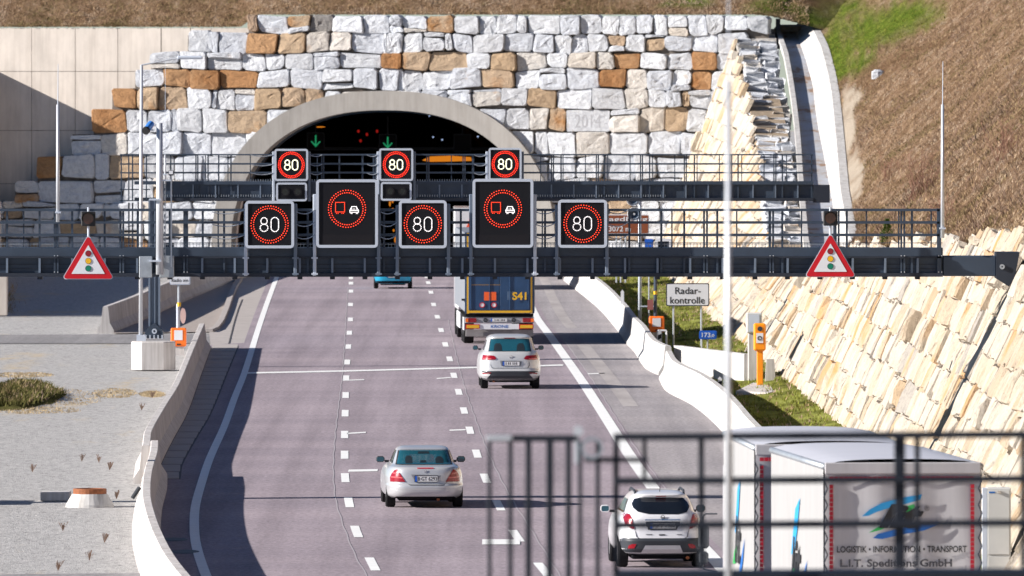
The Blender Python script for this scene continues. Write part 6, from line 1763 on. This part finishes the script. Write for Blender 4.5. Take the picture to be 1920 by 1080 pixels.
# delineators on the barriers
def deline(x, y0, y1, s, label, dark=True):
    a = P(x, y1, s); b = P(x, y0, s); r = thing('delineator_post', label, 'delineator', a, 0, 'white delineators on the barriers')
    h = b.z-a.z; mb = MB(); mb.prism([(-.06,0),(.06,0),(.06,h*.85),(.0,h),(-.06,h*.85)], 0, .05); part('post', mb, m_white, r)
    if dark: mb = MB(); mb.prism([(-.058,h*.35),(.058,h*.45),(.058,h*.72),(-.058,h*.62)], -.005,-.001); part('black_band', mb, m_blk, r)
deline(1167, 543, 570, 50.5, 'white delineator on top of the right barrier nearest the tunnel', False)
deline(1237, 617, 648, 55.5, 'white delineator with black band beside the orange red box')
deline(1350, 706, 734, 63.5, 'white delineator with dark band on the near right barrier by the white rod')
for (x, ya, yb, s_) in ((1247, 620, 650, 54.5),):
    mb = MB(); a, b = P(x, yb, s_), P(x, ya, s_); mb.path([(a.x-.25, a.y, a.z), (b.x-.25, b.y, b.z), (b.x+.05, b.y, b.z), (a.x+.05, a.y, a.z)], .035, 6); single('guard_hoop', mb, m_white, 'white bent tube hoop beside the weathered orange red box', 'guard hoop')
# left: manhole ring, slab, shadow caster
mh = thing('manhole_shaft', 'pale concrete manhole cone with rusty iron ring on the gravel at left', 'manhole', (G(168,946).x, G(168,946).y, 0))
def lathe(prof, n=28):
    q = MB(); 
    for r_, z in prof: q.v += [(r_*math.cos(2*math.pi*i/n), r_*math.sin(2*math.pi*i/n), z) for i in range(n)]
    for k in range(len(prof)-1):
        for i in range(n): q.f.append((k*n+i, k*n+(i+1) % n, (k+1)*n+(i+1) % n, (k+1)*n+i)); q.mi.append(0)
    q.f.append(tuple(range((len(prof)-1)*n, len(prof)*n))); q.mi.append(0); return q
part('cone', lathe([(.56,-.06),(.55,.0),(.41,.24),(.40,.245)]), m_conc_w, mh, smooth=False)
part('iron_ring', lathe([(.385,.245),(.385,.36),(.375,.365),(.30,.365),(.30,.33)]), m_rust, mh)
mb = MB(); a = G(105, 935); mb.box(-.36,.33,-.3,.5,-.05,.16,bev=.02); single('concrete_slab', mb, m_conc_l, 'flat grey concrete slab lying beside the manhole cone', 'slab', loc=(a.x, a.y, 0))
mb = MB(); mb.tube((0,0,.0),(.16,.1,.24),.05,n=8); single('pipe_stub', mb, m_plas, 'short dark pipe stub sticking out of the gravel near the barrier', 'pipe', loc=G(248,934))
# ground mound with dry brush at the left edge
mb = MB(); nu, nv = 26, 14
c = G(5, 762); 
for i in range(nu+1):
    for j in range(nv+1):
        u, v = -1+2*i/nu, -1+2*j/nv; rr_ = u*u+v*v
        mb.v.append((c.x-.35+u*1.75, c.y+10+v*13, -.08 + .26*max(0, 1-rr_+.55*mnoise.noise(Vector((u*2.3, v*2.3, 4))))**.8*(1+.6*mnoise.noise(Vector((u*4, v*4, 0))))*(1 if max(abs(u),abs(v)) < .99 else 0)))
mb.f = [(i*(nv+1)+j, (i+1)*(nv+1)+j, (i+1)*(nv+1)+j+1, i*(nv+1)+j+1) for i in range(nu) for j in range(nv)]; mb.mi = [0]*len(mb.f)
mound_v = list(mb.v); o = struct('grass_mound', mb, m_blade_dark, smooth=True)
def on_mound(q):
    for _ in range(30):
        v = mound_v[q.randrange(len(mound_v))]
        if v[2] > .0: return Vector((v[0]+q.uniform(-.1,.1), v[1]+q.uniform(-1,1), v[2]))
    return None
tufts('grass', on_mound, m_blade_dark, 2600, .16, .05, qq, 'dark wiry grass on the mound at the left edge')
tufts('grass', on_mound, m_blade_dry, 900, .16, .04, qq, 'dry brown grass on the mound at the left edge')
# flat yellow brown growth on the gravel round the mound
def on_patch(q):
    cx_, cy_, rx_, ry_ = q.choice([(120,742,75,16),(215,734,42,9),(60,766,90,7),(285,736,22,6),(40,700,60,5)])
    a = q.uniform(0, math.tau); r_ = q.random()**.5; g = G(cx_+rx_*r_*math.cos(a), cy_+ry_*r_*math.sin(a)); g.z = -.055; return g
tufts('grass', on_patch, M('straw', (.36,.28,.17), 1, var=.4, scale=2, spec=0), 2600, .035, .04, qq, 'flat straw coloured growth on the gravel round the mound')
# weeds on the gravel
weeds = [(153,862,'dry weed stalks left of the row on the gravel, middle distance'),(185,864,'wider dry weed clump in the row on the gravel, middle distance'),(205,878,'tall dry weed stalks right in the row on the gravel, standing slightly nearer'),
 (60,882,'low dry weed far left of the weed row on the gravel'),(117,992,'single dry weed standing on the gravel in front of the manhole cone'),(108,1066,'dry brown weed clump at the bottom edge of the left gravel'),
 (195,1014,'dry weed between the manhole cone and the bottom of the view'),(167,1047,'dry weed just behind the bottom path edge, left of the barrier'),(265,766,'small dry weed close to the left barrier, nearer one'),(285,743,'small dry weed close to the left barrier, farther one'),(218,932,'dry weed growing right behind the manhole cone')]
qw = random.Random(4)
for i, (x, y, lb) in enumerate(weeds):
    g = G(x, y); mb = MB(); vs = [(0,0,-.06)]; fs = []
    for k in range(22):
        a = qw.uniform(0, math.tau); l = qw.uniform(.05,.17); bx, by = math.cos(a)*l*qw.uniform(.1,.8), math.sin(a)*l*1.5
        n0 = len(vs); vs += [(bx, by, l), (bx*1.0+.013, by, l*.96)]; fs.append((0, n0, n0+1))
    mb.add(vs, fs)
    single('dry_weed', mb, m_twig, lb, 'weed', 'dry weeds on the gravel', loc=g)
# little pillar with bush at far left under the beam
mb = MB(); a = P(0, 592, 47.8); mb.box(a.x-.5, a.x+.28, a.y, a.y+.6, 0, 2.0, bev=.03); single('concrete_post', mb, m_conc, 'weathered concrete post at the left edge below the near gantry beam', 'post')
mb = MB(); qb = random.Random(9)
for k in range(260):
    x, y, z = qb.gauss(0,.22), qb.gauss(0,.3), qb.uniform(.0,1.1); a = qb.uniform(0, math.tau); l = .22
    mb.add([(x,y,z),(x+.02,y,z),(x+l*math.cos(a)*.5,y+l*math.sin(a)*.5,z+l)], [(0,1,2)])
single('dry_bush', mb, m_blade_dry, 'pale dry bush in front of the concrete post at the left edge', 'bush', loc=(a and P(10, 592, 47.4).x, F/47.4, 0))
# small fir on the slope, bare bushes, boulder
def on_slope(x, y):
    best = min(hill_pts, key=lambda p: (960+p[0]*F/p[1]-x)**2 + (YH+(H-p[2])*F/p[1]-y)**2); return Vector(best)
f0 = on_slope(1667, 452)
fir = thing('young_fir', 'small bright green young fir behind the railing on the hillside edge', 'fir tree', f0 - Vector((0,0,.1)))
mb = MB(); mb.tube((0,0,0),(0,0,.8),.02,.008,6); part('trunk', mb, m_twig, fir)
mb = MB(); qf = random.Random(2)
for k in range(420):
    z = qf.uniform(.03,.72); a = qf.uniform(0, math.tau); rad = (.75-z)*.42*qf.uniform(.2,1)
    x, y = rad*math.cos(a), rad*math.sin(a); mb.add([(x-.02,y,z),(x+.02,y,z),(x+.07*math.cos(a), y+.07*math.sin(a), z+.06)], [(0,1,2)])
part('crown', mb, m_fir, fir)
def bush(x, y, hgt, n, label, seed):
    b0 = on_slope(x, y); q = random.Random(seed); r = thing('bare_bush', label, 'bush', b0 - Vector((0,0,.1)), 0, 'bare reddish bushes on the hillside')
    mb = MB(); tw = MB()
    for k in range(n):
        a = q.uniform(0, math.tau); d = Vector((math.cos(a)*.45, math.sin(a)*.45, 1)).normalized(); p0 = Vector((q.uniform(-.3,.3), q.uniform(-.3,.3), 0)); L = hgt*q.uniform(.5,1)
        p1 = p0+d*L*.5; p2 = p1+(d+Vector((q.uniform(-.3,.3), q.uniform(-.3,.3), .1))).normalized()*L*.5
        mb.tube(p0, p1, .012, .008, 4); mb.tube(p1, p2, .008, .003, 4)
        for t in range(6):
            s0 = p0.lerp(p2, q.uniform(.3,1)); e0 = s0+Vector((q.uniform(-.25,.25), q.uniform(-.25,.25), q.uniform(.05,.3))); tw.tube(s0, e0, .005, .002, 3)
    part('stem', mb, m_bush, r); part('twigs', tw, m_bush, r)['kind'] = 'stuff'
m_bush = M('bush_red', (.24,.12,.08), .9, var=.3, scale=3)
bush(1722, 372, 1.9, 34, 'large bare reddish bush on the hillside above the right end of the railing', 1)
bush(1668, 340, 1.2, 20, 'smaller bare bush on the hillside left of the large reddish one', 2)
bush(1775, 420, 1.1, 18, 'low bare bush on the hillside beside the right lightning rod', 3)
bush(1880, 300, 1.3, 20, 'bare bush on the hillside at the right edge', 4)
b0 = on_slope(1641, 146); mb = MB(); qk = random.Random(6)
for k, (zk, rk) in enumerate(((-.1,.30),(.08,.34),(.24,.26),(.34,.12))):
    mb.v += [(rk*math.cos(i*.785)*qk.uniform(.8,1.2), rk*.8*math.sin(i*.785)*qk.uniform(.8,1.2), zk) for i in range(8)]
for k in range(3): mb.f += [(k*8+i, k*8+(i+1) % 8, (k+1)*8+(i+1) % 8, (k+1)*8+i) for i in range(8)]
mb.f.append(tuple(range(24,32))); mb.mi = [0]*len(mb.f)
single('boulder', mb, m_gran, 'single pale boulder lying on the green and brown slope', 'boulder', loc=b0)
